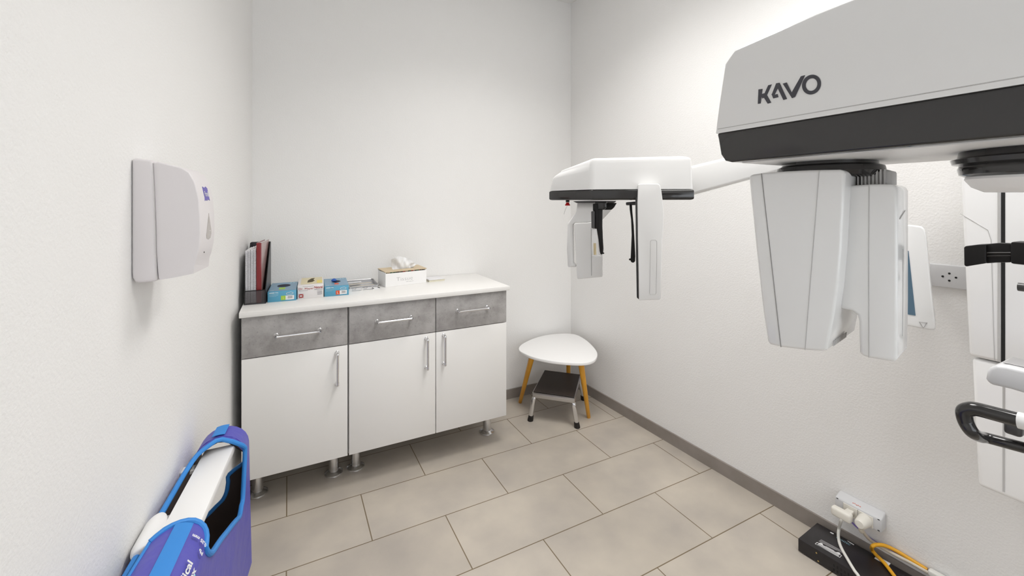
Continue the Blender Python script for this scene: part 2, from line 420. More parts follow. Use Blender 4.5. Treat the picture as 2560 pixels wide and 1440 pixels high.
# red book
x0, x1 = bx+.001, hx1-w-.004
y0 = hy0+w+.006; zt_ = ZT+.0045+.272
x1 = x0+.020
t = thing('hardback_book', ((x0+x1)/2, y0+.1, nb_z0), 'dark red hardback book standing beside the notebooks', 'book')
obj('spine', box(x0, x1, y0-.002, y0+.001, nb_z0, zt_, .0008, 2), M['redbook'], t)
obj('pages', box(x0+.0028, x1-.0028, y0+.001, y0+.196, nb_z0+.003, zt_-.004), M['paper'], t)
obj('cover', box(x0, x0+.0025, y0+.001, y0+.2, nb_z0, zt_), M['redbook'], t)
obj('cover', box(x1-.0025, x1, y0+.001, y0+.2, nb_z0, zt_), M['redsheen'], t, label='red cover with a rose light sheen painted in')

# glove boxes
def carton(name, x0, x1, y0, h, dep, label, group, body_m, top_m, skew=0.0):
    """carton whose front edge runs from (x0,y0) to (x1,y0+skew)"""
    a = Vector((x0, y0, ZT)); b = Vector((x1, y0+skew, ZT)); ex = (b-a).normalized(); ey = Vector((-ex.y, ex.x, 0)); L = (b-a).length
    t = thing(name, a+ex*L/2+ey*dep/2, label, 'glove box', group)
    obj('carton', obox(a, ex*L, ey*dep, (0, 0, h), .0012, 2), body_m, t)
    top = lambda u, v, e=.0004: a+ex*u+ey*v+Vector((0, 0, h+e))
    front = lambda u, v, e=.0005: a+ex*u-ey*e+Vector((0, 0, v))
    return t, a, ex, ey, L, top, front
def quad_on(fn, u0, u1, v0, v1, nrm, bm=None, t=.0003): return plate([fn(u0, v0), fn(u1, v0), fn(u1, v1), fn(u0, v1)], nrm, t, bm)
def blob_on(fn, pts, nrm, bm=None, t=.0003): return plate([fn(u, v) for u, v in pts], nrm, t, bm)
def ell(cu, cv, ru, rv, n=28): return [(cu+ru*math.cos(2*PI*k/n), cv+rv*math.sin(2*PI*k/n)) for k in range(n)]
def blue_box(x0, x1, y0, skew, label, lab_m, lettr, opening):
    h = .049
    t, a, ex, ey, L, top, front = carton('glove_box', x0, x1, y0, h, .232, label, 'boxes of gloves on the worktop', M['glovebox'], None, skew)
    up = (0, 0, 1); fo = -ey; k = L/.1225
    obj('top_print', quad_on(top, .002, L-.002, .002, .229, up), M['gloveboxtop'], t)
    top2 = lambda u, v: top(u, v, .0009); top3 = lambda u, v: top(u, v, .0014)
    if opening == 'open':
        obj('opening', blob_on(top2, ell(L*.5, .135, .030*k, .040), up), M['hole'], t)
        obj('size_tab', quad_on(top2, L*.36, L*.58, .035, .085, up), M[lab_m], t)
    else:
        obj('opening', blob_on(top2, [(L*.36, .115), (L*.42, .15), (L*.52, .165), (L*.66, .15), (L*.72, .125), (L*.62, .10), (L*.48, .085)], up), M['hole'], t)
        g = lathe([(.0, 0), (.012, .003), (.014, .008), (.009, .014), (0, .018)], top2(L*.42, .12), (0, 0, 1), 14)
        obj('glove', g, M['bluenitrile'], t, label='dark blue glove poking out of the opening')
        obj('size_tab', quad_on(top2, L*.42, L*.60, .040, .078, up), M[lab_m], t)
    for q4 in ((.06, .2, .012, .024), (.70, .76, .19, .215), (.82, .88, .19, .215)): obj('top_lettering', quad_on(top2, L*q4[0], L*q4[1], q4[2], q4[3], up), M['paleblue'], t)
    lab = quad_on(front, L*.62, L*.92, .006, .026, fo)
    obj('barcode_label', lab, M['print'], t)
    f2 = lambda u, v: front(u, v, .001)
    bars = bmesh.new()
    for i in range(14): quad_on(f2, L*.70+L*.012*i, L*.70+L*(.012*i+.006), .012, .023, fo, bars)
    obj('barcode', bars, M['palegrey'], t)
    obj('size_label', quad_on(front, L*.46, L*.62, .006, .026, fo), M[lab_m], t)
    obj('size_letter', text_bm(lettr, .016, planar(f2(L*.515, .0105), ex, (0, 0, 1))), M['yellow' if lab_m == 'green' else 'print'], t)
    txt = bmesh.new()
    quad_on(front, L*.06, L*.24, .0405, .0435, fo, txt); quad_on(front, L*.26, L*.37, .041, .043, fo, txt)
    obj('brand_line', txt, M['print'], t)
    fine = bmesh.new()
    for i, e in enumerate((.38, .37, .36, .30)): quad_on(front, L*.06, L*e, .036-.0035*i, .037-.0035*i, fo, fine)
    obj('fine_print', fine, M['paleblue'], t)
    ic = tube([front(u*L, v, .0006) for u, v in ((.66, .031), (.66, .0375), (.74, .0395), (.80, .041), (.86, .0385), (.89, .036), (.87, .032), (.80, .031))], .0009, 6, sub=2, closed=True)
    obj('glove_icon', ic, M['print'], t)
blue_box(-.0845, .034, 2.274, -.006, 'blue glove box with lime green size label beside the magazine file', 'green', 'S', 'open')
blue_box(.157, .268, 2.286, -.006, 'blue glove box with orange-red size label beside the metal tray', 'orange', 'L', 'pulled')
t, a, ex, ey, L, top, front = carton('glove_box', .039, .152, 2.286, .063, .235, 'white glove box with red lettering between two blue boxes', 'boxes of gloves on the worktop', M['carton'], None, -.006)
up = (0, 0, 1); fo = -ey
obj('top_print', quad_on(top, .012, L-.004, .03, .225, up), M['cream'], t)
top2 = lambda u, v: top(u, v, .0009); f1 = lambda u, v: front(u, v, .0007)
obj('opening', blob_on(top2, [(L*.36, .075), (L*.38, .14), (L*.52, .195), (L*.66, .20), (L*.60, .15), (L*.66, .12), (L*.56, .085)], up), M['brownhole'], t)
obj('glove_picture', quad_on(top2, L*.74, L*.96, .05, .13, up), M['yellow'], t)
obj('brand_lettering', text_bm('Natural', .0165, planar(f1(L*.645, .0455), ex, (0, 0, 1)), .0003, width=L*.325, bm=text_bm('Dr. Mayer', .0135, planar(f1(L*.045, .0435), ex, (0, 0, 1)), 0.0, width=L*.58)), M['redprint'], t)
fine = bmesh.new()
quad_on(f1, L*.05, L*.40, .0385, .0395, fo, fine); quad_on(f1, L*.64, L*.97, .0395, .0412, fo, fine)
for i in range(4): quad_on(f1, L*(.75+.015*(i > 1)), L*.95, .0315-.0052*i, .0330-.0052*i, fo, fine)
quad_on(f1, L*.2, L*.62, .058, .0588, fo, fine)
obj('fine_print', fine, M['greyprint'], t)
star = [(L*.135+.0095*(1.0+.13*math.cos(8*q))*max(-1, min(1, 1.25*math.cos(q))), .0145+.0088*(1.0+.13*math.cos(8*q))*max(-1, min(1, 1.25*math.sin(q)))) for q in [2*PI*k/64 for k in range(64)]]
e1 = obj('emblem', blob_on(front, star, fo, None, .0004), M['redprint'], t)
f3 = lambda u, v: front(u, v, .0014)
hb = quad_on(f3, L*.135-.0048, L*.135-.0022, .0098, .0192, fo); quad_on(f3, L*.135+.0022, L*.135+.0048, .0098, .0192, fo, hb); quad_on(f3, L*.135-.0022, L*.135+.0022, .0128, .0162, fo, hb)
obj('emblem_mark', hb, M['print'], e1)

# metal tray with pouches
t = thing('metal_tray', (.36, 2.49, ZT), 'shallow rectangular metal tray holding paper pouches', 'tray')
tx0, tx1, ty0, ty1 = .287, .436, 2.425, 2.585
obj('tray_bottom', box(tx0, tx1, ty0, ty1, ZT, ZT+.002), M['steel'], t)
wal = bmesh.new()
for a, b, c, d in ((tx0, tx1, ty0, ty0+.0015), (tx0, tx1, ty1-.0015, ty1), (tx0, tx0+.0015, ty0, ty1), (tx1-.0015, tx1, ty0, ty1)): box(a, b, c, d, ZT+.002, ZT+(.012 if d-c < .01 and c < 2.5 else .018), 0, 1, wal)
obj('tray_wall', wal, M['steel'], t)
obj('rim', tube([(tx0, ty0, ZT+.013), (tx0, ty1, ZT+.019), (tx1-.012, ty1, ZT+.019), (tx1, ty1-.012, ZT+.019), (tx1, ty0, ZT+.013)], .0028, 8, sub=1), M['steel'], t)
PCH = [(tx0+.008, 2.445, .075, .028, 10, .0030, 'beige', 'kraft pouch lying crosswise at the front of the tray'), (tx0+.062, 2.452, .07, .026, -8, .0055, 'beige', 'kraft pouch leaning over its neighbours in the tray'),
       (tx0+.006, 2.500, .125, .024, 4, .0080, 'beige', 'long kraft pouch across the middle of the tray'), (tx0+.010, 2.535, .07, .03, 3, .0105, 'paper', 'white paper pouch at the back of the tray')]
for x, y, l, wd, an, z, mm, lab in PCH:
    ca, sa = math.cos(math.radians(an)), math.sin(math.radians(an))
    o = obj('paper_pouch', obox((x, y, ZT+z), (l*ca, l*sa, .002), (-wd*sa, wd*ca, 0), (0, 0, .0014), .0004, 1), M[mm])
    tag(o, lab, 'pouch', 'pouches in the metal tray')
# small clear packets
PK = [(876, 727, 26, 'small clear packet nearest the blue box with orange-red label'), (890, 719, 20, 'small clear packet just behind the nearest one'),
      (908, 722, 28, 'small clear packet in the middle before the tray'), (916, 714, 24, 'small clear packet touching the front of the metal tray')]
PP = [(.292, 2.362, -.10), (.301, 2.392, .05), (.349, 2.368, -.06), (.358, 2.395, .02)]
for (px, py, l, lab), (qx, qy, an) in zip(PK, PP):
    p = Vector((qx, qy, ZT)); ex = Vector((math.cos(an), math.sin(an), 0)); ey = Vector((-ex.y, ex.x, 0))
    t = thing('sealed_packet', p, lab, 'packet', 'clear packets on the worktop')
    p = Vector((p.x, p.y, ZT))
    obj('wrapper', obox(p, ex*.048, ey*.020, (0, 0, .005), .0012, 2), M['clear'], t)
    obj('insert_strip', obox(p+ex*.019+ey*.004+Vector((0, 0, .0052)), ex*.027, ey*.011, (0, 0, .001)), M['paper'], t)
    obj('tip', obox(p+ex*.003+ey*.005+Vector((0, 0, .0052)), ex*.013, ey*.008, (0, 0, .001), .0003, 1), M['steel'], t)
t = thing('test_card', (.425, 2.395, ZT), 'small white card with two black bars beside the tissue box', 'card')
c0 = on_z(934, 724, ZT)
obj('card', obox(Vector((c0.x-.004, c0.y, ZT)), (.038, .004, 0), (-.002, .045, 0), (0, 0, .004), .0008, 1), M['paper'], t)
for u in (-.002, .029):
    p = Vector((c0.x+u, c0.y+.0035+u*.1, ZT+.0042)); obj('black_bar', obox(p, (.006, 0, 0), (-.004, .030, 0), (0, 0, .0012), .0004, 1), M['rubber'], t)

# tissue box
a = Vector((.468, 2.388, ZT)); b = Vector((.706, 2.428, ZT)); ex = (b-a).normalized(); ey = Vector((-ex.y, ex.x, 0)); L = (b-a).length; D = .115; hB = .073
t = thing('tissue_box', a+ex*L/2+ey*D/2, 'white tissue box with a wooden lid standing on the worktop', 'tissue box')
bd = bmesh.new(); th = .005
for o_, v1, v2, hh in ((a, ex*L, ey*th, hB), (a+ey*(D-th), ex*L, ey*th, hB+.012), (a+ey*th, ex*th, ey*(D-2*th), hB+.006), (a+ex*(L-th)+ey*th, ex*th, ey*(D-2*th), hB+.006)): obox(o_, v1, v2, (0, 0, hh), .0008, 1, bd)
obox(a+ex*th+ey*th, ex*(L-2*th), ey*(D-2*th), (0, 0, .005), 0, 1, bd)
obj('body', bd, M['satin'], t)
lift = ex*0+Vector((0, 0, hB+.0075))
lid0 = a-ex*.001-ey*.001+Vector((0, 0, hB+.006))
tilt = ey*(D+.002)+Vector((0, 0, .0065))
nl = ex.cross(tilt).normalized()
lb = bmesh.new(); s0, s1, q0, q1 = .062, .185, .045, .072; LL = L+.002; tt = nl*.004
for u0, u1, v0, v1 in ((0, LL, 0, q0), (0, LL, q1, D+.002), (0, s0, q0, q1), (s1, LL, q0, q1)):
    obox(lid0+ex*u0+tilt*(v0/(D+.002)), ex*(u1-u0), tilt*((v1-v0)/(D+.002)), tt, 0, 1, lb)
obj('lid', lb, M['lidwood'], t, label='pale wooden lid with a slot')
pk = bmesh.new(); cols = ['rubber', 'redprint', 'note', 'green', 'brownhole', 'orange', 'rubber', 'beige']
obj('refill_pack', obox(a+ex*.008+ey*.008+Vector((0, 0, .0055)), ex*(L-.016), ey*(D-.016), (0, 0, hB-.001)), M['pattern'], t)
obj('lettering', text_bm('Tissue', .030, planar(a+ex*.062-ey*.0006+Vector((0, 0, .027)), ex, (0, 0, 1)), -.0006, width=.095), M['palegrey'], t)
sl = bmesh.new()
for u_, l_ in ((.118, .014), (.135, .016), (.154, .007)): obox(a+ex*u_-ey*.0006+Vector((0, 0, .018)), ex*l_, ey*.0004, (0, 0, .0016), 0, 1, sl)
obj('fine_print', sl, M['palegrey'], t)
# pulled tissue
tb = bmesh.new(); nu, nv = 40, 14; grid = []
prof = [(.066, .0), (.062, .2), (.050, .45), (.046, .62), (.062, .95), (.075, 1.0)]
topo = zoomed([(1130, 215), (1180, 160), (1240, 100), (1340, 95), (1450, 115), (1520, 135), (1640, 215), (1715, 275)], 9.143, 850, 630)
base_z = ZT+hB+.010
for i in range(nu+1):
    s = i/nu
    j = s*(len(topo)-1); k = min(int(j), len(topo)-2); f = j-k
    px = topo[k][0]*(1-f)+topo[k+1][0]*f; py = topo[k][1]*(1-f)+topo[k+1][1]*f
    tp = on_p(px, py, a+ey*.058, -ey)
    bu = .066+(.178-.066)*s; bp = a+ex*bu+ey*.058+Vector((0, 0, hB-.004))
    row = []
    for q in range(nv+1):
        v = q/nv; p = bp.lerp(tp, v)
        p += ey*(.006*math.sin(s*21+v*6)*v*(1.1-.5*v)+.004*math.sin(s*37-v*9)*v+.010*math.sin(s*9+v*2.2)*v+.012*math.sin(PI*v)*math.sin(s*5+1)-.008*v*v)
        p += ex*(.010*math.sin(PI*v)*(.5-s))
        row.append(tb.verts.new(p))
    grid.append(row)
for i in range(nu):
    for q in range(nv): tb.faces.new((grid[i][q], grid[i+1][q], grid[i+1][q+1], grid[i][q+1]))
bmesh.ops.solidify(tb, geom=tb.faces[:], thickness=.0012)
o = obj('tissue', tb, M['tissue'], smooth=28); tag(o, 'white paper tissue pulled up through the wooden lid', 'tissue')
# note pads
for i, lab in enumerate(['bottom cream paper pad of the small stack beside the tissue box', 'middle cream paper pad of the small stack beside the tissue box', 'white-topped paper pad uppermost in the stack beside the tissue box']):
    z = ZT+.0052*i; dx = (0, .002, -.001)[i]
    o = obj('paper_pad', obox((.722+dx, 2.428+dx, z), (.096, .008, 0), (-.007, .088, 0), (0, 0, .005), .0006, 1), M['note' if i < 2 else 'paper'])
    tag(o, lab, 'paper pad', 'paper pads on the worktop')

# ------------------------------------------------------------------ side table and step stool
zt_ = .40
out = zoomed([(273, 335), (300, 297), (370, 255), (470, 213), (600, 180), (720, 165), (830, 160), (930, 168), (1000, 190), (1090, 245), (1160, 310), (1203, 365), (1217, 405), (1205, 450), (1170, 485), (1100, 507), (1000, 514), (850, 508), (700, 493), (560, 470), (430, 437), (330, 395), (283, 365)], 4.8, 1240, 800)
outl = [on_z(x, y, zt_) for x, y in out]
cxy = sum(outl, Vector())/len(outl)
t = thing('side_table', (cxy.x, cxy.y, 0), 'white three-legged side table with bamboo legs in the room corner', 'table')
sm = []
n = len(outl)
for i in range(n):
    p0, p1, p2, p3 = outl[(i-1) % n], outl[i], outl[(i+1) % n], outl[(i+2) % n]
    for k in range(4):
        f = k/4; sm.append(.5*((2*p1)+(p2-p0)*f+(2*p0-5*p1+4*p2-p3)*f*f+(3*p1-p0-3*p2+p3)*f**3))
obj('tabletop', prism(sm, (0, 0, -.018), .004, 3, ang=60), M['satin'], t)
LG = [((1325, 893), on_z(1300, 1006, 0)), ((1456, 909), on_z(1472, 1044, 0)), (None, Vector((1.738, 2.490, 0)))]
for pp, ft in LG:
    tp = Vector((1.682, 2.41, zt_-.018)) if pp is None else on_z(*pp, zt_-.018).lerp(Vector((cxy.x, cxy.y, zt_-.018)), .06)
    ax = (tp-ft).normalized()
    obj('leg', tube([ft, ft+ax*.004, ft.lerp(tp, .5), tp], [.009, .0115, .0145, .0175], 20, sub=1), M['bamboo'], t)

zs = .18
q = [Vector((1.315, 2.263, zs)), Vector((1.496, 2.079, zs)), Vector((1.737, 2.346, zs)), Vector((1.562, 2.524, zs))]   # FL FR BR BL
cs = sum(q, Vector())/4
t = thing('step_stool', (cs.x, cs.y, 0), 'chrome step stool with black rubber tread under the side table', 'step stool')
apr = bmesh.new()
prism(q, (0, 0, -.006), 0, 1, apr)
inn = [p.lerp(cs, .03) for p in q]
for i in range(4):
    p, r = q[i], q[(i+1) % 4]; pi, ri = inn[i], inn[(i+1) % 4]
    prism([p, r, ri, pi], (0, 0, -.030), .002, 2, apr)
obj('frame', apr, M['steel'], t)
obj('tread', prism([p.lerp(cs, .035)+Vector((0, 0, .0005)) for p in q], (0, 0, .004), .001, 1), M['tread'], t, label='black ribbed rubber tread')
feet = [Vector((1.313, 2.285, 0)), Vector((1.519, 2.086, 0)), Vector((1.772, 2.360, 0)), Vector((1.575, 2.545, 0))]
for p, ft in zip(q, feet):
    a_ = p.lerp(cs, .16)+Vector((0, 0, -.022)); o_ = (ft-cs); o_.z = 0
    k1 = p.lerp(cs, .05)+Vector((0, 0, -.038)); k1.z = zs-.042
    l = obj('leg', tube([a_, a_.lerp(k1, .6)+Vector((0, 0, .004)), k1.lerp(ft, .06), ft.lerp(k1, .5), ft+Vector((0, 0, .012))], 13e-3, 16, sub=5), M['chrome'], t)
    ax = (k1-ft).normalized()
    obj('rubber_foot', lathe([(.0175, 0), (.0172, .012), (.0150, .034), (.0118, .036)], ft, ax, 20), M['rubber'], l)

# ------------------------------------------------------------------ soap dispenser on the left wall
wd_ = Vector((.0995, .995, 0)).normalized()      # along the wall, towards the back
wn_ = Vector((.995, -.0995, 0)).normalized()     # out of the wall
p0 = on_p(327, 550, (-.165, 2.61, 0), (1, -.1, 0)); p0.z = 0
def dloc(px, py):
    p = on_p(px, py, p0, wd_); return (p-p0).dot(wn_), p.z
W_ = .128
t = thing('soap_dispenser', p0+wd_*W_/2+Vector((0, 0, 1.15)), 'white wall-mounted foam soap dispenser above the purple apron', 'soap dispenser')
bk = [dloc(*p) for p in zoomed([(165, 175), (172, 145), (190, 125), (340, 142), (362, 160), (375, 400), (385, 700), (392, 1000), (398, 1160), (405, 1235), (250, 1252), (205, 1245), (178, 1205), (166, 1150)], 3.6, 280, 360)]
def dp(d, z, u): return p0+wn_*max(d, .001)+wd_*u+Vector((0, 0, z))
obj('back_housing', prism([dp(d, z, 0) for d, z in bk], wd_*W_, .010, 4, ang=60), M['dispwhite'], t)
fr = [dloc(*p) for p in zoomed([(362, 166), (405, 160), (620, 212), (690, 255), (740, 340), (775, 480), (790, 650), (793, 800), (783, 930), (760, 1030), (738, 1085), (730, 1168), (550, 1206), (425, 1225), (408, 1200), (392, 1000), (385, 700)], 3.6, 280, 360)]
bmf = prism([dp(d, z, .004) for d, z in fr], wd_*(W_-.008), 0)
bmf.normal_update()
ed = [e for e in bmf.edges if all(abs((v.co-p0).dot(wn_)) > .036 for v in e.verts) and len(e.link_faces) == 2 and e.calc_face_angle(0) > 1.2 and max(v.co.z for v in e.verts) > 1.19]
bevel(bmf, .022, 5, edges=ed)
fc = obj('front_cover', bmf, M['dispwhite'], t, 40)
obj('seam_line', tube([dp(d+.0005, z, -.0005) for d, z in [dloc(*p) for p in zoomed([(364, 172), (376, 400), (386, 700), (393, 1000), (404, 1215)], 3.6, 280, 360)]], 0.0006, 6), M['softseam'], t)
dF = max(d for d, z in fr)
def face(px, py, e=.0015):
    return on_p(px, py, p0+wn_*(dF+e), wn_)
# marks on the front face, laid out along the wall direction
def fd(z):
    best = 0
    for (da_, za_), (db_, zb2) in zip(fr, fr[1:]):
        if min(za_, zb2) <= z <= max(za_, zb2) and abs(za_-zb2) > 1e-6: best = max(best, da_+(db_-da_)*(z-za_)/(zb2-za_))
    return best
fu = lambda u, z, e=.0012: p0+wn_*(fd(z)+e)+wd_*u+Vector((0, 0, z))
zf_ = lambda py, D_=1.03: H-(py-HY)/F*D_
lg = [(.050, 0), (.056, .003), (.067, .0005), (.078, .004), (.090, .001), (.089, .031), (.078, .035), (.067, .031), (.052, .034)]
zl = 1.335
ok = obj('brand_flag', plate([fu(u, zl+v, -.0015) for u, v in lg], wn_, .0025), M['flag'], t)
obj('brand_lettering', text_bm('Purell', .018, lambda x, y: fu(.0535+x, zl+.011+y, .0016), .0002, width=.031), M['print'], ok)
tear = [(.072, .062), (.081, .040), (.089, .022), (.091, .010), (.086, .001), (.072, -.002), (.057, .001), (.051, .010), (.054, .022), (.063, .042)]
obj('level_window', plate([fu(u, 1.243+v, -.0005) for u, v in tear], wn_, .0012), M['window'], t, label='drop-shaped level window')
obj('sensor_dot', lathe([(.0016, 0), (.0016, .0008)], fu(.052, 1.212, .0001), wn_, 10), M['dark'], t)

# ------------------------------------------------------------------ apron rail and lead apron
by0, by1 = 1.17, 1.58; rz = .585
def ra(y, off): return Vector((xl(y)+off, y, 0))
t = thing('apron_rail', ra(1.35, .075)+Vector((0, 0, rz)), 'white wall-mounted rail under the purple apron', 'rail')
b0, b1, b2, b3 = ra(by0, .045), ra(by1, .045), ra(by1, .122), ra(by0, .122)
up = Vector((0, 0, rz-.022))
obj('rail_board', prism([p+up for p in (b0, b1, b2, b3)], (0, 0, .022), .003, 2), M['satin'], t)
for y in (1.3, 1.52): obj('wall_bracket', prism([ra(y, .0005)+up, ra(y+.03, .0005)+up, ra(y+.03, .07)+up, ra(y, .07)+up], (0, 0, -.012), .002, 1), M['satin'], t)
obj('end_roller', tube([ra(by0+.005, .030)+Vector((0, 0, rz-.004)), ra(by0+.02, .028)+Vector((0, 0, rz-.004)), ra(by0+.10, .026)+Vector((0, 0, rz-.006)), ra(by0+.13, .026)+Vector((0, 0, rz-.006))], [.012, .020, .021, .012], 18, sub=4), M['satin'], t)

R_ = .066; zc_ = .552; xcn = .083
def AP(y, a, e=0.0):
    """point of the apron: y along the wall, a = distance from the crest measured over the cloth (room side positive)"""
    q = R_*PI/2; R = R_+e
    sag = .010*math.sin(y*11)+(.006*math.sin(y*23+1))
    if abs(a) <= q: x = xcn+R*math.sin(a/R_); z = zc_+R*math.cos(a/R_)
    else:
        s = 1 if a > 0 else -1; d = abs(a)-q
        x = xcn+s*(R+(.02*d+.25*sag*min(1, d/.2) if s > 0 else 0)); z = zc_-d
    return Vector((xl(y)+x, y, z))
def lerp_tab(tab, y):
    if y <= tab[0][0]: return tab[0][1]
    for (a, b), (c, d) in zip(tab, tab[1:]):
        if y <= c: return b+(d-b)*(y-a)/(c-a)
    return tab[-1][1]
ALO = [(.80, -.050), (1.0, -.040), (1.14, -.030), (1.175, .005), (1.19, .03), (1.2001, .05)]
LO2 = [(.80, -.078), (1.2, -.074), (1.45, -.07), (1.52, -.045), (1.556, .01), (1.575, .10)]       # wall side edge of the neck opening
HI2 = [(1.155, .085), (1.17, .112), (1.2, .132), (1.283, .16), (1.4, .205), (1.49, .245), (1.54, .225), (1.575, .10)]
FL = [(.80, .34), (1.155, .085)]
A_ = .50; ya, yb = .80, 1.64
bmA = bmesh.new()
def strip(f0, f1, y0, y1, ny, na):
    rows = []
    for i in range(ny+1):
        y = y0+(y1-y0)*i/ny; a0, a1 = f0(y), f1(y)
        rows.append([bmA.verts.new(AP(y, a0+(a1-a0)*k/na)) for k in range(na+1)])
    for A, B in zip(rows, rows[1:]):
        for k in range(na):
            bmA.faces.new((A[k], A[k+1], B[k+1], B[k]))
ALO_f = lambda y: -.045+.0 if y < 1.0 else -.045+(y-1.0)*.05
near_edge = [(-.036, 1.168), (-.015, 1.183), (.01, 1.193), (.035, 1.199), (.06, 1.195), (.078, 1.180), (.088, 1.160)]   # (a, y) top edge of the near flap
# near flap: bounded at its far end by near_edge
def ny_(a):
    tab = near_edge
    if a <= tab[0][0]: return tab[0][1]
    for (p, q1), (r, s1) in zip(tab, tab[1:]):
        if a <= r: return q1+(s1-q1)*(a-p)/(r-p)
    return tab[-1][1]
rows = []
na, nyy = 24, 22
for k in range(na+1):
    a = -.036+(.088+.036)*k/na; ye = ny_(a)
    rows.append([bmA.verts.new(AP(ya+(ye-ya)*i/nyy, a-(.02*(1-i/nyy) if k < 6 else 0)*(1-k/6 if k < 6 else 0))) for i in range(nyy+1)])
for A, B in zip(rows, rows[1:]):
    for i in range(nyy): bmA.faces.new((A[i], A[i+1], B[i+1], B[i]))
# room side panel below the flap and the opening
strip(lambda y: .088 if y < 1.16 else lerp_tab(HI2, y), lambda y: A_, ya, 1.575, 62, 20)
# wall side panel
strip(lambda y: -A_, lambda y: lerp_tab(LO2, y), ya, 1.575, 62, 20)
# far shoulder
strip(lambda y: -A_, lambda y: A_, 1.575, yb, 6, 60)
bmesh.ops.remove_doubles(bmA, verts=bmA.verts, dist=.0008)
t = thing('lead_apron', ra(1.3, xcn)+Vector((0, 0, zc_-.41)), 'purple lead apron with blue edging draped over the white wall rail', 'apron')
inner = bmA.copy()
def toward(v, d):
    ctr = ra(v.y, xcn); ctr.z = min(v.z, zc_)
    dv = ctr-v; dv.normalize(); return v+dv*d
def thick(bm, d0, d1):
    """closed sheet between two offsets measured towards the rail"""
    nb = bmesh.new(); bm.verts.ensure_lookup_table(); bm.verts.index_update()
    A = [nb.verts.new(toward(v.co, d0)) for v in bm.verts]; B = [nb.verts.new(toward(v.co, d1)) for v in bm.verts]
    for f in bm.faces:
        ix = [v.index for v in f.verts]
        nb.faces.new([A[i] for i in ix]); nb.faces.new([B[i] for i in ix[::-1]])
    for e in bm.edges:
        if len(e.link_faces) == 1:
            i, j = e.verts[0].index, e.verts[1].index; nb.faces.new((A[i], A[j], B[j], B[i]))
    return nb
obj('shell', thick(bmA, 0, .004), M['purple'], t, 60)
obj('lining', thick(inner, .0046, .006), M['lining'], t, 60)
bmA.free(); inner.free()
# end panel closing the far side, with its own scooped and bound edge
yq = yb-.008
sc_e = [on_y(*p, yq) for p in zoomed([(1010, 880), (1070, 848), (1140, 808), (1200, 745), (1265, 680), (1305, 600), (1322, 500), (1335, 420)], 4, 240, 1080)]
xw_ = xl(yq)+xcn-R_+.008; xr_e = xl(yq)+xcn+R_-.004
sc_e = [Vector((xw_, yq, sc_e[0].z-.004))]+[p for p in sc_e if xw_+.004 < p.x < xr_e-.002]
sc_e += [Vector((xr_e, yq, sc_e[-1].z+.03))]
obj('end_panel', prism(sc_e+[Vector((xr_e, yq, .17)), Vector((xw_, yq, .17))], (0, .004, 0)), M['lining'], t)
obj('end_binding', tube(sc_e, .006, 10, sub=3), M['blue'], t)
# blue binding round the neck opening and edges
def edge_strip(path, nm, r=.0065): return obj(nm, tube(path, r, 10, sub=2), M['blue'], t)
loop = [AP(y, a) for a, y in near_edge]
loop += [AP(y, lerp_tab(HI2, y)) for y in (1.165, 1.18, 1.2, 1.24, 1.283, 1.34, 1.4, 1.45, 1.49, 1.52, 1.54, 1.56, 1.575)]
loop += [AP(y, lerp_tab(LO2, y)) for y in (1.57, 1.556, 1.54, 1.52, 1.48, 1.45, 1.38, 1.3, 1.2, 1.1, 1.0, .9, .8)]
edge_strip(loop, 'neck_binding')
edge_strip([AP(ya+.02, -.056), AP(.95, -.049), AP(1.08, -.043), AP(1.168, -.036)], 'flap_binding', .004)
def band(y0, y1, a0, a1, n=24, na=8):
    bm = bmesh.new(); rws = []
    for i in range(n+1):
        y = y0+(y1-y0)*i/n; rws.append([bm.verts.new(AP(y, a0+(a1-a0)*k/na, .0052)) for k in range(na+1)])
    for A, B in zip(rws, rws[1:]):
        for k in range(na): bm.faces.new((A[k], A[k+1], B[k+1], B[k]))
    nb_ = thick(bm, 0, .0012); bm.free(); return nb_
obj('shoulder_band', band(ya, 1.185, .004, .036), M['blue'], t)
obj('shoulder_band', band(1.578, yb, -.02, .012, 6), M['blue'], t)
on_ap = lambda y, a: AP(y, a, .0066)
for body_, sz_, fn_, wd2 in (('0,35 mm', .0125, lambda x, y: on_ap(1.152-y, .080-x), .037), ('Pb', .0125, lambda x, y: on_ap(1.128-y, .080-x), None),
                             ('medical', .0175, lambda x, y: on_ap(.994+x, .066-y), .092), ('index', .0145, lambda x, y: on_ap(1.016+x, .0795-y), .066)):
    obj('lettering', text_bm(body_, sz_, fn_, .0005, width=wd2), M['print'], t)
obj('underline', band(.99, 1.075, .0815, .0845, 10, 2), M['cyan'], t)

# ------------------------------------------------------------------ sockets, plugs, cords and black unit by the right wall
rwd = Vector((-.04, 1, 0)).normalized()           # along the right wall, towards the back (x grows towards the camera)
rwn = Vector((-1, -.04, 0)).normalized()          # out of the right wall
def rw(y, z, d=0.0): return Vector((xr(y), y, z))+rwn*d
# upper plate
t = thing('wall_socket', rw(.57, 1.09), 'white wall socket plate with four pin holes beside the tablet', 'socket')
k0, k1 = .645, .43
obj('cover_plate', prism([rw(k1, 1.052), rw(k0, 1.052), rw(k0, 1.128), rw(k1, 1.128)], rwn*.012, .004, 3), M['socketgrey'], t)
for px, py in ((1280, 825), (1240, 842), (1320, 850), (1280, 868)):
    P = on_p(1840+px/2.4, 340+py/2.4, rw(.6, 1, .0125), rwn)
    obj('pin_hole', lathe([(.0032, 0), (.0032, .0006)], P, rwn, 12), M['dark'], t)
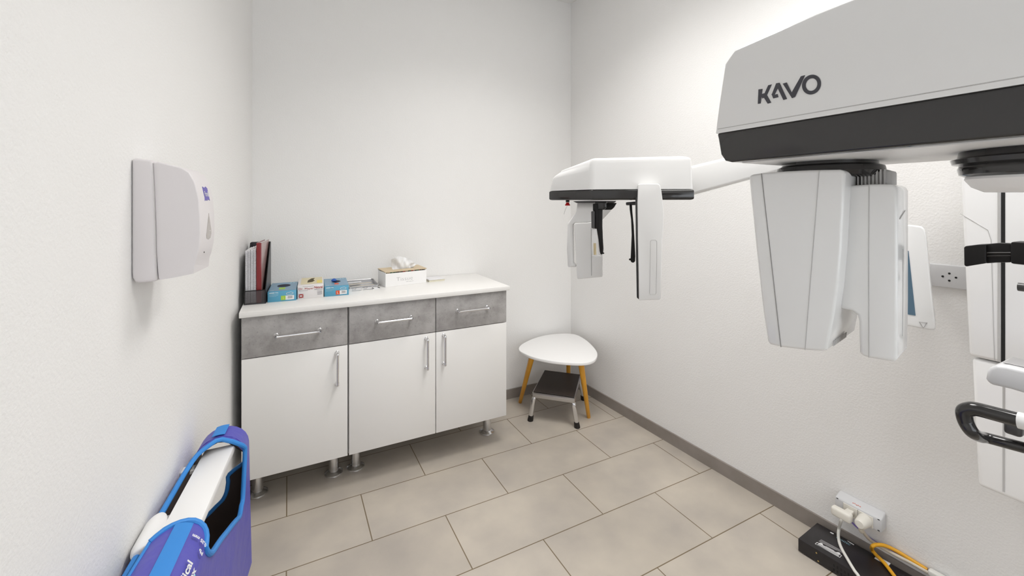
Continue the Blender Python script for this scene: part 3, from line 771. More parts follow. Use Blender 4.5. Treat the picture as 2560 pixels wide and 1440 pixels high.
# lower double socket
s0, s1 = .757, .902; zb_, zt2 = .150, .213; dd = .042
t = thing('double_socket', rw((s0+s1)/2, zb_), 'grey surface-mounted double socket above the black unit', 'socket')
obj('housing', prism([rw(s0, zb_+.004), rw(s0, zt2), rw(s0, zt2-.003, .012), rw(s0, zt2-.014, dd), rw(s0, zb_, dd)], rwd*(s1-s0), .006, 4), M['socketgrey'], t)
for u0, u1 in ((.780, .826), (.8275, .873)):
    obj('socket_insert', prism([rw(u0, zb_+.004, dd), rw(u1, zb_+.004, dd), rw(u1, zt2-.019, dd), rw(u0, zt2-.019, dd)], rwn*.003, .001, 1), M['ivory'], t)
for u in (.765, .893):
    for z in (zt2-.018, zb_+.006): obj('screw_slot', obox(rw(u-.003, z, dd), rwd*.006, (0, 0, .003), rwn*.0006), M['dark'], t)
nrm_t = (rw(s0, zt2-.003, .012)-rw(s0, zt2-.014, dd)); 
slope = (rw(0, zt2-.003, .012)-rw(0, zt2-.014, dd)).normalized()
sn_ = slope.cross(rwd).normalized()
if sn_.z < 0: sn_ = -sn_
pm = bmesh.new(); pb_ = rw(.848, zt2-.0105, .0325)+sn_*.0006
for i_, (l_, k_) in enumerate(((.004, .0), (.003, .0015), (.0045, -.001), (.003, .001), (.004, .0))): obox(pb_-rwd*(.0055*i_)+slope*k_, -rwd*l_, slope*.0022, sn_*.0004, 0, 1, pm)
obj('printed_mark', pm, M['orange'], t)
# plugs with their cords
ZU = .050
def zoc(pts): return zoomed(pts, 5.818, 1960, 1200)
t = thing('power_plug', rw(.85, .18, dd+.02), 'white T-shaped plug with white cord in the double socket', 'plug')
obj('plug_neck', prism([rw(.836, .164, dd+.004), rw(.860, .164, dd+.004), rw(.860, .184, dd+.004), rw(.836, .184, dd+.004)], rwn*.030, .004, 3), M['ivory'], t)
obj('plug_body', prism([rw(.8275, .156, dd+.030), rw(.892, .156, dd+.030), rw(.892, .190, dd+.030), rw(.8275, .190, dd+.030)], rwn*.028, .009, 4), M['ivory'], t)
path = [rw(.858, .162, dd+.044), rw(.860, .150, dd+.05)]
path += [on_z(*p, z) for p, z in zip(zoc([(805, 690), (790, 790), (805, 910), (850, 1020), (930, 1160), (1020, 1310), (1080, 1390), (1180, 1560)]), (.088, ZU+.018, ZU+.008, ZU+.0056, ZU+.0056, ZU+.0056, ZU+.0056, ZU+.0056))]
obj('cord', tube(path, [.0065, .0056]+[.0050]*8, 10), M['whitecord'], t)
t = thing('power_plug', rw(.80, .18, dd+.02), 'round ivory plug with cream cord in the double socket', 'plug')
obj('plug_body', lathe([(.0215, .0035), (.0215, .012), (.020, .022), (.0185, .034), (.0175, .044), (.013, .050), (0, .051)], rw(.803, .172, dd), rwn, 28), M['ivory'], t)
wq = lambda pts, d: [on_p(*p, rw(.7, .1, d), rwn) for p in zoc(pts)]
path = [rw(.806, .166, dd+.028), rw(.806, .152, dd+.030), rw(.806, .138, dd+.026)]+wq([(1145, 740)], .05)+wq([(1185, 800)], .034)+wq([(1250, 868), (1340, 930), (1480, 1012), (1700, 1130), (1950, 1262)], .016)
path.append(path[-1]+Vector((.006, -.15, -.004)))
obj('cord', tube(path, [.0095, .0085, .0075]+[.0055]*8, 10), M['creamcord'], t)
# black unit
ux = Vector((-.04, 1, 0)).normalized(); c_f = on_z(1995.5, 1346, ZU); c_b = on_z(2056, 1301, ZU); c_e = on_z(2173, 1439, ZU)
dirv = Vector((.078, -.997, 0)).normalized()
wdt = .153; perp = Vector((-dirv.y, dirv.x, 0))
if perp.x < 0: perp = -perp
c0 = Vector((c_f.x, c_f.y, .004)); LU = .40
t = thing('power_unit', c0+dirv*LU/2+perp*wdt/2+Vector((0, 0, -.004)), 'flat black metal power unit on the floor below the double socket', 'electrical unit')
obj('case', obox(c0, dirv*LU, perp*wdt, (0, 0, ZU-.004), .0012, 2), M['ups'], t)
for u in (.03, LU-.05):
    for v in (.02, wdt-.04): obj('rubber_foot', lathe([(.010, 0), (.010, .0045)], c0+dirv*u+perp*v+Vector((0, 0, -.004)), n=16), M['rubber'], t)
ut = lambda u, v, e=.0006: Vector((c0.x, c0.y, ZU+e))+dirv*u+perp*v
us = lambda u, z, e=.0005: Vector((c0.x, c0.y, z))+dirv*u-perp*e
for u in (.062, .19):
    for z in (.038, .012): obj('screw', lathe([(.0028, 0), (.0028, .001), (.0015, .0016)], us(u+(.006 if z < .02 else 0), z), -perp, 12), M['gold'], t)
vents = bmesh.new()
for i in range(9):
    for z in (.010, .026): obox(us(.115+.011*i, z, .0004), dirv*.0045, (0, 0, .009), -perp*.0004, 0, 1, vents)
obj('vent_slots', vents, M['dark'], t)
def inv(px, py):
    p = on_z(px, py, ZU); d = p-Vector((c0.x, c0.y, ZU)); return d.dot(dirv), d.dot(perp)*wdt/((c_b-c_f).dot(perp)+.004)
def zq(pts): return [ut(*inv(*p)) for p in zoomed(pts, 14.4, 2020, 1300)]
u1_, v1_ = inv(2020+1070/14.4, 1300+425/14.4); u2_, v2_ = inv(2020+1640/14.4, 1300+640/14.4)
obj('brand_lettering', text_bm('CONTEC', .013, planar(ut(u1_+.010, v1_-.010), dirv*1.0, perp), .0003, width=(u2_-u1_)*.98), M['paleblue'], t)
sw = plate(zq([(920, 335), (960, 322), (1065, 370), (1060, 400), (990, 385)]), (0, 0, 1)); prism(zq([(1540, 620), (1580, 625), (1700, 700), (1800, 765), (1780, 780), (1660, 715)]), (0, 0, .0004), 0, 1, sw)
obj('brand_swoosh', sw, M['print'], t)
fp = bmesh.new()
for i in range(5):
    A = (535-25*i, 645+18*i); B = (1340-18*i, 1065+18*i) if i < 4 else (1090, 1035)
    prism(zq([A, B, (B[0]-5, B[1]+9), (A[0]-5, A[1]+9)]), (0, 0, .0004), 0, 1, fp)
prism(zq([(690, 895), (1000, 1065), (985, 1085), (680, 915)]), (0, 0, .0004), 0, 1, fp)
obj('fine_print', fp, M['palegrey'], t)
wl = bmesh.new()
fr4 = [(370, 765), (1270, 1240), (1180, 1335), (270, 845)]; fi4 = [(378, 785), (1240, 1240), (1178, 1312), (300, 845)]
for i in range(4):
    j = (i+1) % 4; prism(zq([fr4[i], fr4[j], fi4[j], fi4[i]]), (0, 0, .0004), 0, 1, wl)
for i in range(3):
    A = (425-45*i, 830+25*i-20); B = (1190-28*i, 1210+32*i-4)
    prism(zq([A, B, (B[0]-14, B[1]+18), (A[0]-14, A[1]+18)]), (0, 0, .0004), 0, 1, wl)
prism(zq([(440, 800), (500, 785), (560, 795), (590, 860), (560, 862)]), (0, 0, .0004), 0, 1, wl)
prism(zq([(1060, 1125), (1130, 1112), (1195, 1130), (1225, 1195), (1190, 1192)]), (0, 0, .0004), 0, 1, wl)
obj('warning_label', wl, M['print'], t)
# white sticker on its back edge
uu_ = .030+(on_z(2206, 1380, ZU)-Vector((c0.x, c0.y, ZU))).dot(dirv)
tk = [ut(uu_-.034, wdt-.022), ut(uu_+.006, wdt-.022), ut(uu_+.006, wdt-.001), ut(uu_-.034, wdt-.001)]
ts = obj('paper_tag', plate(tk, (0, 0, 1), .001), M['print'])
tag(ts, 'white paper tag with blue mark on the black power unit', 'tag')
tkc = sum(tk, Vector())/4
obj('tag_mark', lathe([(.004, 0), (.004, .0004)], tkc+Vector((0, 0, .0012)), n=16), M['glovebox'], ts)
# cords
pth = [on_z(*p, ZU+z) for p, z in zip(zoc([(1720, 1560), (1600, 1390), (1460, 1210), (1335, 1085), (1280, 1012)]), (.0068, .0068, .0068, .0075, .014))]
pth += wq([(1286, 965)], .060)+wq([(1330, 945)], .050)+wq([(1400, 943)], .036)+wq([(1490, 962)], .022)+wq([(1650, 1040), (1850, 1160), (2085, 1308)], .010)
o = obj('orange_cable', tube(pth, .0060, 12), M['orangecord']); tag(o, 'orange cable looping over the black power unit', 'cable')
pth = [rw(.845, .149, .012)]+wq([(962, 572), (1020, 650), (1130, 745), (1230, 832), (1350, 912), (1500, 992), (1700, 1112), (1950, 1245)], .0045)
pth.append(pth[-1]+Vector((.006, -.15, -.004)))
o = obj('violet_cable', tube(pth, .0026, 8), M['purplecord']); tag(o, 'thin violet cable running down the wall behind the black unit', 'cable')
pc = on_p(2322, 1428, rw(.7, .1, .016), rwn)
o = obj('cable_connector', obox(pc+rwn*.012-Vector((0, 0, .010)), -rwd*.075, -rwn*.022, (0, 0, .021), .005, 3), M['whitecord'])
tag(o, 'white cable connector at the end of the orange cable by the wall', 'connector')

# ------------------------------------------------------------------ dental x-ray machine
XR = thing('dental_xray_machine', (1.75, .35, .45), 'large white dental x-ray machine with black bands mounted on the wall', 'x-ray machine')
# gantry head (long rotating cover)
GX = .80; GW = .33
px_out = [(1790, 331), (1803, 220), (1812, 160), (1836, 125), (1950, 75), (2040, 34), (2120, 2), (2300, -62), (2560, -140)]
g = [on_x(x, y, GX) for x, y in px_out]
zs_ = 1.476; zbm = 1.413
pts = [(GX, p.y, p.z) for p in g]; pts[0] = (GX, pts[0][1], zs_)
yl = pts[-1][1]; zl_ = pts[-1][2]
pts += [(GX, .05, zl_+.012), (GX, -.08, zl_+.012), (GX, -.13, zl_-.03), (GX, -.15, zs_)]
gb = prism(pts, (GW, 0, 0), 0); gb.normal_update()
bevel(gb, .014, 5, edges=[e for e in gb.edges if e.calc_face_angle(0) > .9 and max(v.co.z for v in e.verts) > zs_+.001 and not (abs(e.verts[0].co.x-e.verts[1].co.x) < 1e-5 and min(v.co.z for v in e.verts) < zs_+.001)])
obj('gantry_cover', gb, M['white'], XR, 40)
y_l = pts[0][1]
bp_ = [(GX+.001, y_l-.001, zs_), (GX+.001, y_l-.004, zs_-.012), (GX+.001, y_l-.010, zbm+.018), (GX+.001, y_l-.020, zbm+.004), (GX+.001, y_l-.034, zbm), (GX+.001, -.12, zbm), (GX+.001, -.145, zbm+.02), (GX+.001, -.15, zs_)]
obj('gantry_band', prism(bp_, (GW-.002, 0, 0), .004, 3, ang=60), M['black'], XR, 40, label='glossy black lower band')
obj('underside_panel', box(GX+.02, GX+GW-.012, -.11, y_l-.045, zbm-.002, zbm), M['satin'], XR)
obj('seam_line', tube([(GX+.0002, y_l-.004, zs_+.009), (GX+.0002, -.13, zs_+.009)], .0009, 6, sub=1), M['softseam'], XR)
LK = lambda pts: [on_x(1760+a/3.13, b/3.13, GX-.0005) for a, b in pts]
lm = bmesh.new()
for poly in ([(427, 700), (458, 696), (443, 810), (422, 813)], [(446, 738), (476, 729), (503, 668), (531, 660), (492, 745), (476, 757), (446, 765)], [(458, 760), (490, 738), (526, 803), (499, 811), (470, 764), (456, 770)],
             [(566, 652), (592, 648), (650, 774), (622, 782), (578, 690), (556, 735), (530, 744)], [(530, 736), (556, 726), (554, 742), (576, 736), (583, 760), (543, 770)],
             [(618, 655), (648, 646), (700, 752), (690, 768)], [(690, 768), (676, 745), (760, 597), (791, 589), (714, 758)]):
    kz_ = -.0006-.00012*len(lm.faces)/14; prism(LK(poly), (kz_, 0, 0), 0, 1, lm)
N = 48
for k in range(N):
    f = lambda r1, r2, q: (842+r1*math.cos(q), 662+r2*math.sin(q)-.12*r1*math.cos(q))
    q0, q1 = 2*PI*k/N, 2*PI*(k+1)/N
    prism(LK([f(74, 77, q0), f(74, 77, q1), f(46, 49, q1), f(46, 49, q0)]), (-.0006, 0, 0), 0, 1, lm)
bmesh.ops.remove_doubles(lm, verts=lm.verts, dist=1e-5)
obj('brand_lettering', lm, M['logo'], XR, 0)
# bearing ring with the two hanging heads
rc = Vector((.975, .482, 0)); 
obj('bearing_ring', lathe([(.080, 0), (.088, .004), (.092, .012), (.089, .022), (.080, .026), (.080, .034)], (rc.x, rc.y, zbm-.0335), n=64), M['black'], XR, label='glossy black bearing ring')
NH = Vector((-math.cos(math.radians(12)), -math.sin(math.radians(12)), 0)); FH = Vector((-.208, .978, 0))   # face normal, face direction
def hz(pts): return zoomed(pts, 2.4, 1840, 340)
Pt = at_d(1990, 650, .83)
HP = lambda pts, P=Pt: [on_p(x, y, P, NH) for x, y in hz(pts)]
tube_out = [(75, 238), (100, 230), (155, 222), (300, 211), (440, 204), (620, 201), (648, 208), (655, 225), (645, 420), (630, 700), (612, 900), (590, 1060), (566, 1190), (548, 1280), (530, 1293), (420, 1286), (272, 1268), (205, 1252), (188, 1238), (160, 1050), (120, 690)]
th = obj('tube_head', prism(HP(tube_out), -NH*.19, .010, 4, ang=35), M['white'], XR, 40)
for a_, b_, mm in (((153, 224), (270, 1266), 'seam'), ((500, 205), (415, 1284), 'softseam')):
    pa, pb = HP([a_])[0]+NH*.0003, HP([b_])[0]+NH*.0003
    obj('seam_line', tube([pa, pb], .0009 if mm == 'seam' else .0006, 6, sub=1), M[mm], th)
vs = bmesh.new(); sp = FH*-1
e0, e1 = HP([(540, 1290)])[0], HP([(600, 1035)])[0]
for i in range(13):
    o_ = e0.lerp(e1, .05)-NH*(.028+.007*i); tube([o_-FH*.0035, o_.lerp(o_+(e1-e0), .13)-FH*.0025], .0009, 5, vs, 1)
obj('vent_slots', vs, M['softseam'], th)
fin = bmesh.new(); fb = HP([(665, 297)])[0]-NH*.07
for i in range(8):
    obox(fb-FH*(.0055*i)+Vector((0, 0, -.006)), -FH*.0025, -NH*.05, (0, 0, .036), 0, 1, fin)
obox(fb-FH*.004-NH*.005+Vector((0, 0, -.006)), -FH*.046, -NH*.04, (0, 0, .034), .004, 2, fin)
obj('cooling_fins', fin, M['softseam'], XR)
Ps = at_d(2200, 680, .765)
SP = lambda pts: HP(pts, Ps)
sen = [(655, 300), (800, 289), (925, 289), (955, 297), (970, 325), (970, 1000), (966, 1335), (958, 1356), (935, 1356), (800, 1332), (755, 1320), (740, 1300), (738, 1200), (737, 1110), (727, 1075), (695, 1050), (620, 1036), (628, 850), (642, 560)]
sh = obj('sensor_head', prism(SP(sen), -NH*.10, .008, 4, ang=40), M['white'], XR, 40)
obj('seam_line', tube([SP([p])[0]+NH*.0002 for p in ((800, 290), (797, 700), (798, 1330))], .0007, 6, sub=1), M['softseam'], sh)
rr_ = SP([(970, 690), (966, 1230)]); 
obj('seam_line', tube([p-NH*.045-FH*.0006 for p in rr_], .0007, 6, sub=1), M['softseam'], sh)
obj('side_panel_line', tube([SP([(972, 500)])[0]-NH*.012-FH*.0006, SP([(972, 450)])[0]-NH*.06-FH*.0006], .0007, 6, sub=1), M['softseam'], sh)
obj('hanger_arm', obox(Vector((rc.x-.04, rc.y-.05, zbm-.046)), (.09, 0, 0), (0, .10, 0), (0, 0, .014), .004, 2), M['satin'], XR)
# rotor joint under the gantry, near the mast
rj = Vector((1.0, .205, 0))
obj('rotor_joint', lathe([(.045, -.012), (.078, -.004), (.088, .001), (.090, .010), (.088, .016), (.096, .018), (.098, .025), (.090, .028), (.088, .040)], (rj.x, rj.y, zbm-.0395), n=64), M['black'], XR, label='glossy black stacked rotor joint')
obj('joint_cap', lathe([(.06, -.026), (.074, -.018), (.082, -.006), (.080, 0)], (rj.x, rj.y, zbm-.040), n=64), M['satin'], XR)
# mast
MX = 1.65
def mz(x, y): return on_x(x, y, MX)
mt, mb = mz(2399, 430), mz(2437, 1213)
mtop = 1.80
def mast_y(z): return mb.y+(mt.y-mb.y)*(z-mb.z)/(mt.z-mb.z)
zsp = mz(2422, 893).z; y2 = .10
def mastpart(name, z0, z1, x0, inset=0.0):
    o_ = [(x0, mast_y(z0)-inset, z0), (x0, mast_y(z1)-inset, z1), (x0, y2+inset, z1), (x0, y2+inset, z0)]
    return obj(name, prism(o_, (xr(.3)-.004-x0-.04*.2, 0, 0), .010, 4), M['mast'], XR)
mastpart('mast_upper', zsp+.003, mtop, MX)
mastpart('mast_lower', mb.z, zsp, MX+.004, .004)
gy = mz(2508, 700).y
obj('mast_groove', obox((MX-.0008, gy-.0035, zsp+.005), (.0012, 0, 0), (0, .007, 0), (0, 0, mtop-zsp-.02)), M['dark'], XR)
obj('mast_groove', obox((MX+.0030, gy-.002, mb.z+.012), (.0012, 0, 0), (0, .004, 0), (0, 0, zsp-mb.z-.02)), M['softseam'], XR)
obj('mast_trim', obox((MX-.002, gy+.004, zsp+.006), (.003, 0, 0), (0, .006, 0), (0, 0, mtop-zsp-.02), .001, 1), M['softseam'], XR)
obj('seam_line', tube([mz(2401, 534)+Vector((-.0004, 0, 0)), mz(2470, 575)+Vector((-.0004, 0, 0)), mz(2478, 600)+Vector((-.0004, 0, 0)), mz(2486, 900)+Vector((-.0004, 0, 0))], .0007, 6, sub=1), M['softseam'], XR)
P = mz(2530, 899); obj('screw_hole', lathe([(.0032, 0), (.0032, .0006)], Vector((MX-.0005, P.y, P.z)), (-1, 0, 0), 12), M['dark'], XR)
# shoulder joining the mast and the gantry
obj('shoulder', box(1.05, MX+.05, .10, .30, 1.58, 1.74, .03, 4), M['white'], XR)
# temple support
TX = 1.33
def tz(x, y, X=TX): return on_x(x, y, X)
tp_ = [tz(*p) for p in zoomed([(425, 1125), (440, 1110), (560, 1095), (640, 1092), (640, 1278), (500, 1300), (445, 1310), (428, 1295)], 3.892, 2300, 330)]
ts_ = obj('temple_support', prism(tp_, (.035, 0, 0), .005, 3, ang=40), M['satinblack'], XR, label='black temple support')
tq = [tz(*p, TX+.008) for p in zoomed([(630, 1092), (760, 1080), (890, 1085), (890, 1270), (740, 1272), (630, 1280)], 3.892, 2300, 330)]
obj('slide_arm', prism(tq, (.022, 0, 0), .003, 2, ang=40), M['satinblack'], ts_)
for zz in (1178, 1205): obj('slide_rib', tube([tz(2300+610/3.892, 330+zz/3.892, TX+.007), tz(2300+885/3.892, 330+zz/3.892, TX+.007)], .0022, 6, sub=1), M['rubber'], ts_)
tb_ = tz(2527, 604), tz(2527, 659)
obj('slide_housing', prism([(TX-.004, tb_[0].y, tb_[0].z), (TX-.004, .14, tb_[0].z-.002), (TX-.004, .14, tb_[1].z-.004), (TX-.004, tb_[1].y, tb_[1].z)], (.05, 0, 0), .004, 2), M['satinblack'], ts_)
obj('support_post', box(TX+.03, MX+.01, .145, .185, tb_[1].z+.008, tb_[0].z-.008, .004, 2), M['white'], ts_)
P = tz(2556, 718, 1.4); obj('button_bar', tube([Vector((1.4, P.y+.006, P.z)), Vector((1.4, .2, P.z))], .009, 12, sub=1), M['darkgrey'], XR)
obj('button_stem', box(1.4, MX, .215, .235, P.z-.008, P.z+.008, .002, 1), M['darkgrey'], XR)
# chin rest tray
KX = 1.30
kz = lambda x, y, X=KX: on_x(2380+x/4.8, 860+y/4.8, X)
ck = [kz(*p) for p in [(398, 420), (412, 335), (440, 290), (520, 255), (640, 268), (864, 300), (864, 575), (700, 545), (480, 495), (425, 470)]]
ck += []
kp = [(p.x, p.y, p.z) for p in ck]
ylast = .12
kp2 = kp[:5]+[(KX, ylast, kp[4][2]+.0), (KX, ylast, kp[7][2]-.012)]+kp[7:]
cr = obj('chin_rest', prism(kp2, (.10, 0, 0), .012, 4, ang=30), M['socketgrey'], XR)
zk = kp[4][2]
obj('tray_recess', box(KX+.022, KX+.085, ylast+.02, kz(560, 280).y, zk+.0006, zk+.0022, .0008, 1), M['palegrey'], cr)
obj('rest_arm', box(KX+.08, MX+.01, .16, .24, zk-.055, zk-.01, .008, 3), M['white'], XR)
# hand rail
hx = 1.22
hp = lambda x, y, X=hx: on_x(2380+x/4.8, 860+y/4.8, X)
def ext(p, q, y): return p+(q-p)*((y-p.y)/(q.y-p.y))
ta, tb2 = hp(330, 790), hp(864, 930); ba, bb = hp(430, 1130, hx+.05), hp(864, 1245, hx+.05)
tend, bend = ext(ta, tb2, .13), ext(ba, bb, .13); a1 = tb2
h1 = [tend, ta.lerp(tend, .75), ta.lerp(tend, .5), ta.lerp(tend, .3), ta.lerp(tend, .12), ta, hp(228, 780), hp(150, 815), hp(165, 930), hp(235, 1050), hp(330, 1110, hx+.03), ba, ba.lerp(bend, .15), ba.lerp(bend, .35), ba.lerp(bend, .65), bend]
hr = obj('hand_rail', tube(h1, [.0135]*8+[.0130, .0122, .0112]+[.0105]*5, 20, sub=8), M['black'], XR, label='glossy black hand rail loop')
w0 = ext(ta, tb2, hp(800, 905).y)
obj('rail_sleeve', tube([w0, ext(ta, tb2, .15)], .0155, 18, sub=1), M['white'], hr, label='white sleeve on the hand rail')
kb = hp(722, 1030, hx+.03)
obj('rail_bracket', obox(Vector((hx+.03, kb.y-.0125, kb.z-.012)), (.025, 0, 0), (0, .025, 0), (0, 0, .024), .006, 3), M['darkgrey'], hr)
obj('rail_mount', obox(Vector((hx+.03, .135, kb.z-.05)), (MX-hx, 0, 0), (0, .05, 0), (0, 0, .09), .01, 3), M['white'], hr)
# touchscreen tablet on its arm
Pd = at_d(2300, 690, 1.28); NT = Vector((-.97, -.25, 0)).normalized()
TP = lambda pts: [on_p(x, y, Pd, NT) for x, y in hz(pts)]
tabo = [(930, 560), (960, 538), (1040, 533), (1110, 543), (1132, 560), (1142, 600), (1168, 880), (1196, 1130), (1198, 1158), (1180, 1168), (1040, 1142), (960, 1130), (945, 1100)]
td = obj('control_panel', prism(TP(tabo), -NT*.028, .007, 4, ang=40), M['white'], XR)
scr = TP([(950, 640), (1036, 690), (1078, 1078), (1040, 1072), (952, 1050)])
obj('touchscreen', prism([p+NT*.0002 for p in scr], NT*.0008), M['screen'], td, label='dark blue touchscreen')
tri = tube([p+NT*.0008 for p in TP([(1100, 1115), (1147, 1120), (1125, 1152)])], .0008, 6, sub=1, closed=True)
obj('warning_triangle', tri, M['seam'], td)
obj('panel_arm', tube([at_d(2292, 680, 1.29), on_p(2296, 680, rw(.7, 1, .004), rwn)], .014, 14, sub=1), M['white'], XR)
# cephalometric arm and head
CD = 1.70
v_c = ray(1555, 500); v_c.z = 0; v_c.normalize(); rt_c = Vector((v_c.y, -v_c.x, 0))
A0 = at_d(1372, 490, 1.80); B0 = at_d(1478, 490, 1.62); C0 = at_d(1737, 490, 1.56)
A0.z = B0.z = C0.z = 0
D0 = A0+(C0-B0)*.95
zl0, zl1, zl2 = at_d(1478, 500, 1.62).z, at_d(1478, 474, 1.62).z, at_d(1478, 393, 1.62).z
zup = Vector((0, 0, 1))
quadp = [A0, B0, C0, D0]; cq = sum(quadp, Vector())/4
CH = obj('cephalometric_head', bmesh.new() if False else prism([p+zup*zl1 for p in quadp], zup*.001), M['white'], XR)
bmc = bmesh.new()
lo = [bmc.verts.new(p+zup*(zl1+.0005)) for p in quadp]
mid = [bmc.verts.new(p.lerp(cq, f)+zup*z) for p, f, z in zip(quadp, (.045, .02, .012, .05), (zl1+.062, zl1+.085, zl1+.090, zl1+.07))]
hi = [bmc.verts.new(p.lerp(cq, f)+zup*z) for p, f, z in zip(quadp, (.22, .055, .03, .18), (zl2-.036, zl2, zl2+.001, zl2-.01))]
bmc.faces.new(lo[::-1]); bmc.faces.new(hi)
for A, B in ((lo, mid), (mid, hi)):
    for k in range(4): bmc.faces.new((A[k], A[(k+1) % 4], B[(k+1) % 4], B[k]))
bmesh.ops.recalc_face_normals(bmc, faces=bmc.faces); bmc.normal_update()
ed = [e for e in bmc.edges if all(v not in lo for v in e.verts) or (sum(v in lo for v in e.verts) == 1)]
bmesh.ops.bevel(bmc, geom=ed, offset=.034, segments=6, affect='EDGES', profile=.5, clamp_overlap=True)
bpy.data.objects.remove(CH)
CH = obj('cephalometric_head', bmc, M['white'], XR, 50, label='white head unit at the end of the long arm')
obj('head_band', prism([p.lerp(cq, -.004)+zup*zl0 for p in quadp], zup*(zl1-zl0), .006, 3), M['black'], CH, label='glossy black lower band')
# arm
s1, s2 = at_d(1730, 450, 1.66), at_d(2120, 380, 1.46)
da = (s2-s1); da.z = 0; da.normalize(); pe = Vector((-da.y, da.x, 0))
z1a, z1b = at_d(1738, 414, 1.66).z, at_d(1738, 488, 1.66).z
z2a, z2b = at_d(1990, 350, 1.5).z, at_d(1990, 417, 1.5).z
e1_, e2_ = Vector((s1.x, s1.y, 0)), at_d(1990, 400, 1.5); e2_.z = 0
e0_ = e1_-(e2_-e1_).normalized()*.10
arm = [e0_+zup*(z1b-.01), e0_+zup*(z1a-.01), e1_+zup*z1a, e2_+zup*z2a, e2_+zup*z2b, e1_+zup*z1b]
obj('cephalometric_arm', prism([p-pe*.0 for p in arm], pe*.075, .012, 4), M['white'], XR)
e3_ = Vector((MX+.06, .36, 0))
ex_ = [e2_+zup*z2b, e2_+zup*z2a, e3_+zup*(z2a+.12), e3_+zup*(z2b+.12)]
d2 = (e3_-e2_).normalized(); pe2 = Vector((-d2.y, d2.x, 0))
obj('arm_root', prism(ex_, pe2*.07, .012, 4), M['white'], XR)
# sensor plate hanging on the near side of the head
Pp = at_d(1625, 600, 1.555); NP = -v_c
cz = lambda pts, P=Pp, Nn=NP: [on_p(x, y, P, Nn) for x, y in zoomed(pts, 3.4286, 1340, 360)]
spp = [(875, 350), (885, 341), (1045, 340), (1062, 352), (1075, 400), (1088, 500), (1096, 600), (1092, 720), (1083, 830), (1076, 1080), (1070, 1322), (1060, 1334), (882, 1341), (879, 1100), (873, 800), (869, 500)]
SPL = obj('sensor_plate', prism(cz(spp), -NP*.032, .007, 4, ang=40), M['white'], XR, label='tall white sensor plate')
bpl = [(852, 450), (880, 450), (884, 1335), (864, 1318), (858, 1000)]
Pb2 = Pp-NP*.012
obj('plate_edge', prism(cz(bpl, Pb2), -NP*.022, .002, 2), M['black'], SPL, label='black side edge')
ln = [(992, 821), (1025, 821), (1036, 832), (1036, 1000), (1030, 1275), (1022, 1289), (978, 1289), (974, 1278), (980, 1000), (981, 832)]
obj('panel_outline', tube([p+NP*.0002 for p in cz(ln)], .0008, 6, sub=1, closed=True), M['softseam'], SPL)
# ear rods
Pe = at_d(1520, 560, 1.70)
er = lambda pts, w=.010, P=Pe: prism(cz(pts, P), -NP*w, .003, 2, ang=40)
E1 = obj('ear_rod', er([(800, 505), (822, 505), (828, 600), (838, 700), (845, 830), (852, 960), (850, 1005), (840, 1018), (822, 1018), (810, 1005), (815, 900), (820, 780), (815, 650), (803, 560)], .014), M['satinblack'], XR, label='slim black ear rod')
obj('rod_tip', er([(795, 985), (812, 980), (812, 1000), (797, 998)], .010), M['satinblack'], E1)
obj('rod_mount', er([(770, 500), (860, 492), (862, 524), (772, 526)], .03), M['darkgrey'], E1)
E2 = obj('ear_rod', er([(500, 560), (570, 560), (568, 700), (572, 800), (578, 900), (575, 940), (562, 950), (552, 945), (545, 920), (535, 820), (520, 730)], .016, at_d(1500, 560, 1.655)), M['satinblack'], XR, label='broad black ear rod')
obj('rod_tip', er([(570, 930), (585, 932), (585, 942), (570, 944)], .010, at_d(1500, 560, 1.655)), M['satinblack'], E2)
obj('rod_mount', er([(500, 495), (608, 495), (605, 545), (585, 563), (545, 570), (515, 560)], .05, at_d(1500, 560, 1.66)), M['black'], E2)
obj('mount_bracket', er([(600, 505), (692, 505), (668, 545), (648, 564), (580, 565)], .06, at_d(1500, 560, 1.70)), M['satinblack'], XR)
NS = obj('nose_support', er([(472, 577), (503, 575), (503, 728), (474, 722)], .02, at_d(1480, 560, 1.64)), M['darkgrey'], XR)
obj('support_block', er([(486, 512), (530, 510), (530, 726), (503, 728), (503, 575), (487, 575)], .03, at_d(1480, 560, 1.66)), M['satinblack'], NS)
obj('clear_blade', er([(476, 730), (520, 730), (532, 850), (535, 950), (560, 960), (552, 968), (478, 962), (474, 900)], .006, at_d(1480, 560, 1.65)), M['clear'], NS, label='clear plastic blade')
for u in (498, 510): obj('scale_rod', tube(cz([(u, 850), (u+2, 950)], at_d(1480, 560, 1.648)), .0016, 8, sub=1), M['gold'], NS, label='thin gold rod')
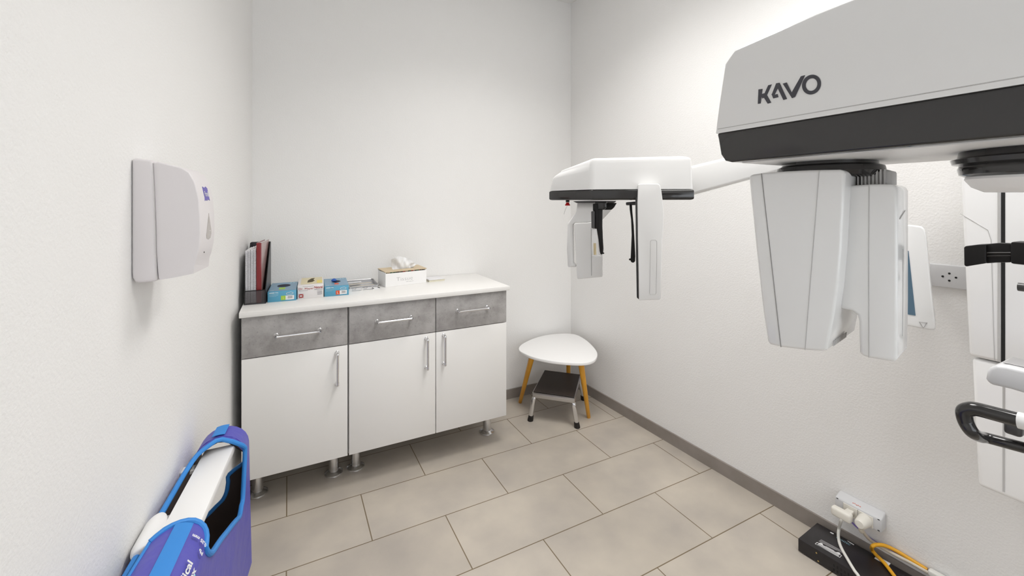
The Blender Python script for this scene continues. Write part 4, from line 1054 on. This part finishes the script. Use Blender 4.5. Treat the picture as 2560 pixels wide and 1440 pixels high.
# secondary collimator at the far end of the head
Pc2 = at_d(1450, 600, 1.86)
CO = obj('collimator_bracket', prism(cz([(355, 512), (660, 512), (640, 560), (575, 640), (560, 668), (330, 672), (318, 690), (322, 1020), (342, 1035), (342, 1056), (268, 1056), (258, 900), (250, 760), (243, 520), (252, 640), (280, 660), (350, 570)][:0]+[(352, 500), (668, 500), (640, 575), (560, 660), (520, 672), (335, 672), (318, 690), (322, 1020), (345, 1036), (345, 1056), (272, 1056), (264, 900), (268, 690), (285, 662), (345, 575)], Pc2), v_c*.04, .006, 3, ang=40), M['white'], XR)
PL = obj('collimator_plate', prism(cz([(326, 690), (335, 683), (460, 672), (568, 660), (570, 1140), (360, 1158), (352, 1150)], at_d(1450, 600, 1.84)), v_c*.045, .008, 4, ang=40), M['white'], XR)
obj('seam_line', tube(cz([(473, 720), (476, 1128)], at_d(1450, 600, 1.8385)), .0008, 6, sub=1), M['seam'], PL)
obj('collimator_mount', prism(cz([(315, 490), (470, 485), (690, 488), (670, 505), (345, 505)], at_d(1450, 600, 1.85)), v_c*.05, .003, 2), M['darkgrey'], XR)
ek = at_d(1419, 505, 1.80)
EK = obj('emergency_knob', lathe([(.010, 0), (.011, .003), (.007, .008), (.0065, .013)], at_d(1419, 514, 1.76), n=20), M['red'], XR, label='small red knob')
obj('knob_collar', lathe([(.0075, 0), (.008, .010), (.008, .016)], at_d(1419, 505.5, 1.76), n=20), M['rubber'], EK)
obj('pull_cord', tube([at_d(1418, 515, 1.762), at_d(1413, 525, 1.762), at_d(1410, 536, 1.762)], .0006, 5, sub=3), M['seam'], EK)

def turn(o, piv, deg):
    r = Matrix.Rotation(math.radians(deg), 3, 'Z'); o.location = piv+r@(o.location-piv); o.rotation_euler.z += math.radians(deg)
pv = Vector((hx0, hy0, ZT))
for o in list(C.objects):
    if o.parent is None and o.name.split('.')[0] in ('magazine_file', 'spiral_notebook', 'hardback_book'):
        if o.name.startswith('hardback'): turn(o, Vector((bx+.001, hy0+w+.004, ZT)), -3.2)
        turn(o, pv, -3.4)
# ------------------------------------------------------------------ camera, world, colour management
cam = bpy.data.cameras.new('camera'); co = bpy.data.objects.new('camera', cam); C.objects.link(co)
co.location = EYE; co.rotation_euler = (PI/2, 0, -YAW)
cam.sensor_fit = 'HORIZONTAL'; cam.sensor_width = 36; cam.lens = F*36/2560; cam.shift_y = -(720-HY)/2560; cam.clip_start = .02
sc = bpy.context.scene; sc.camera = co
wo = bpy.data.worlds.new('world'); wo.use_nodes = True; sc.world = wo
wo.node_tree.nodes['Background'].inputs[0].default_value = (.90, .95, 1.0, 1); wo.node_tree.nodes['Background'].inputs[1].default_value = 2.35
vs_ = sc.view_settings; vs_.view_transform = 'Standard'; vs_.look = 'None'; vs_.gamma = 1; vs_.exposure = 0.39
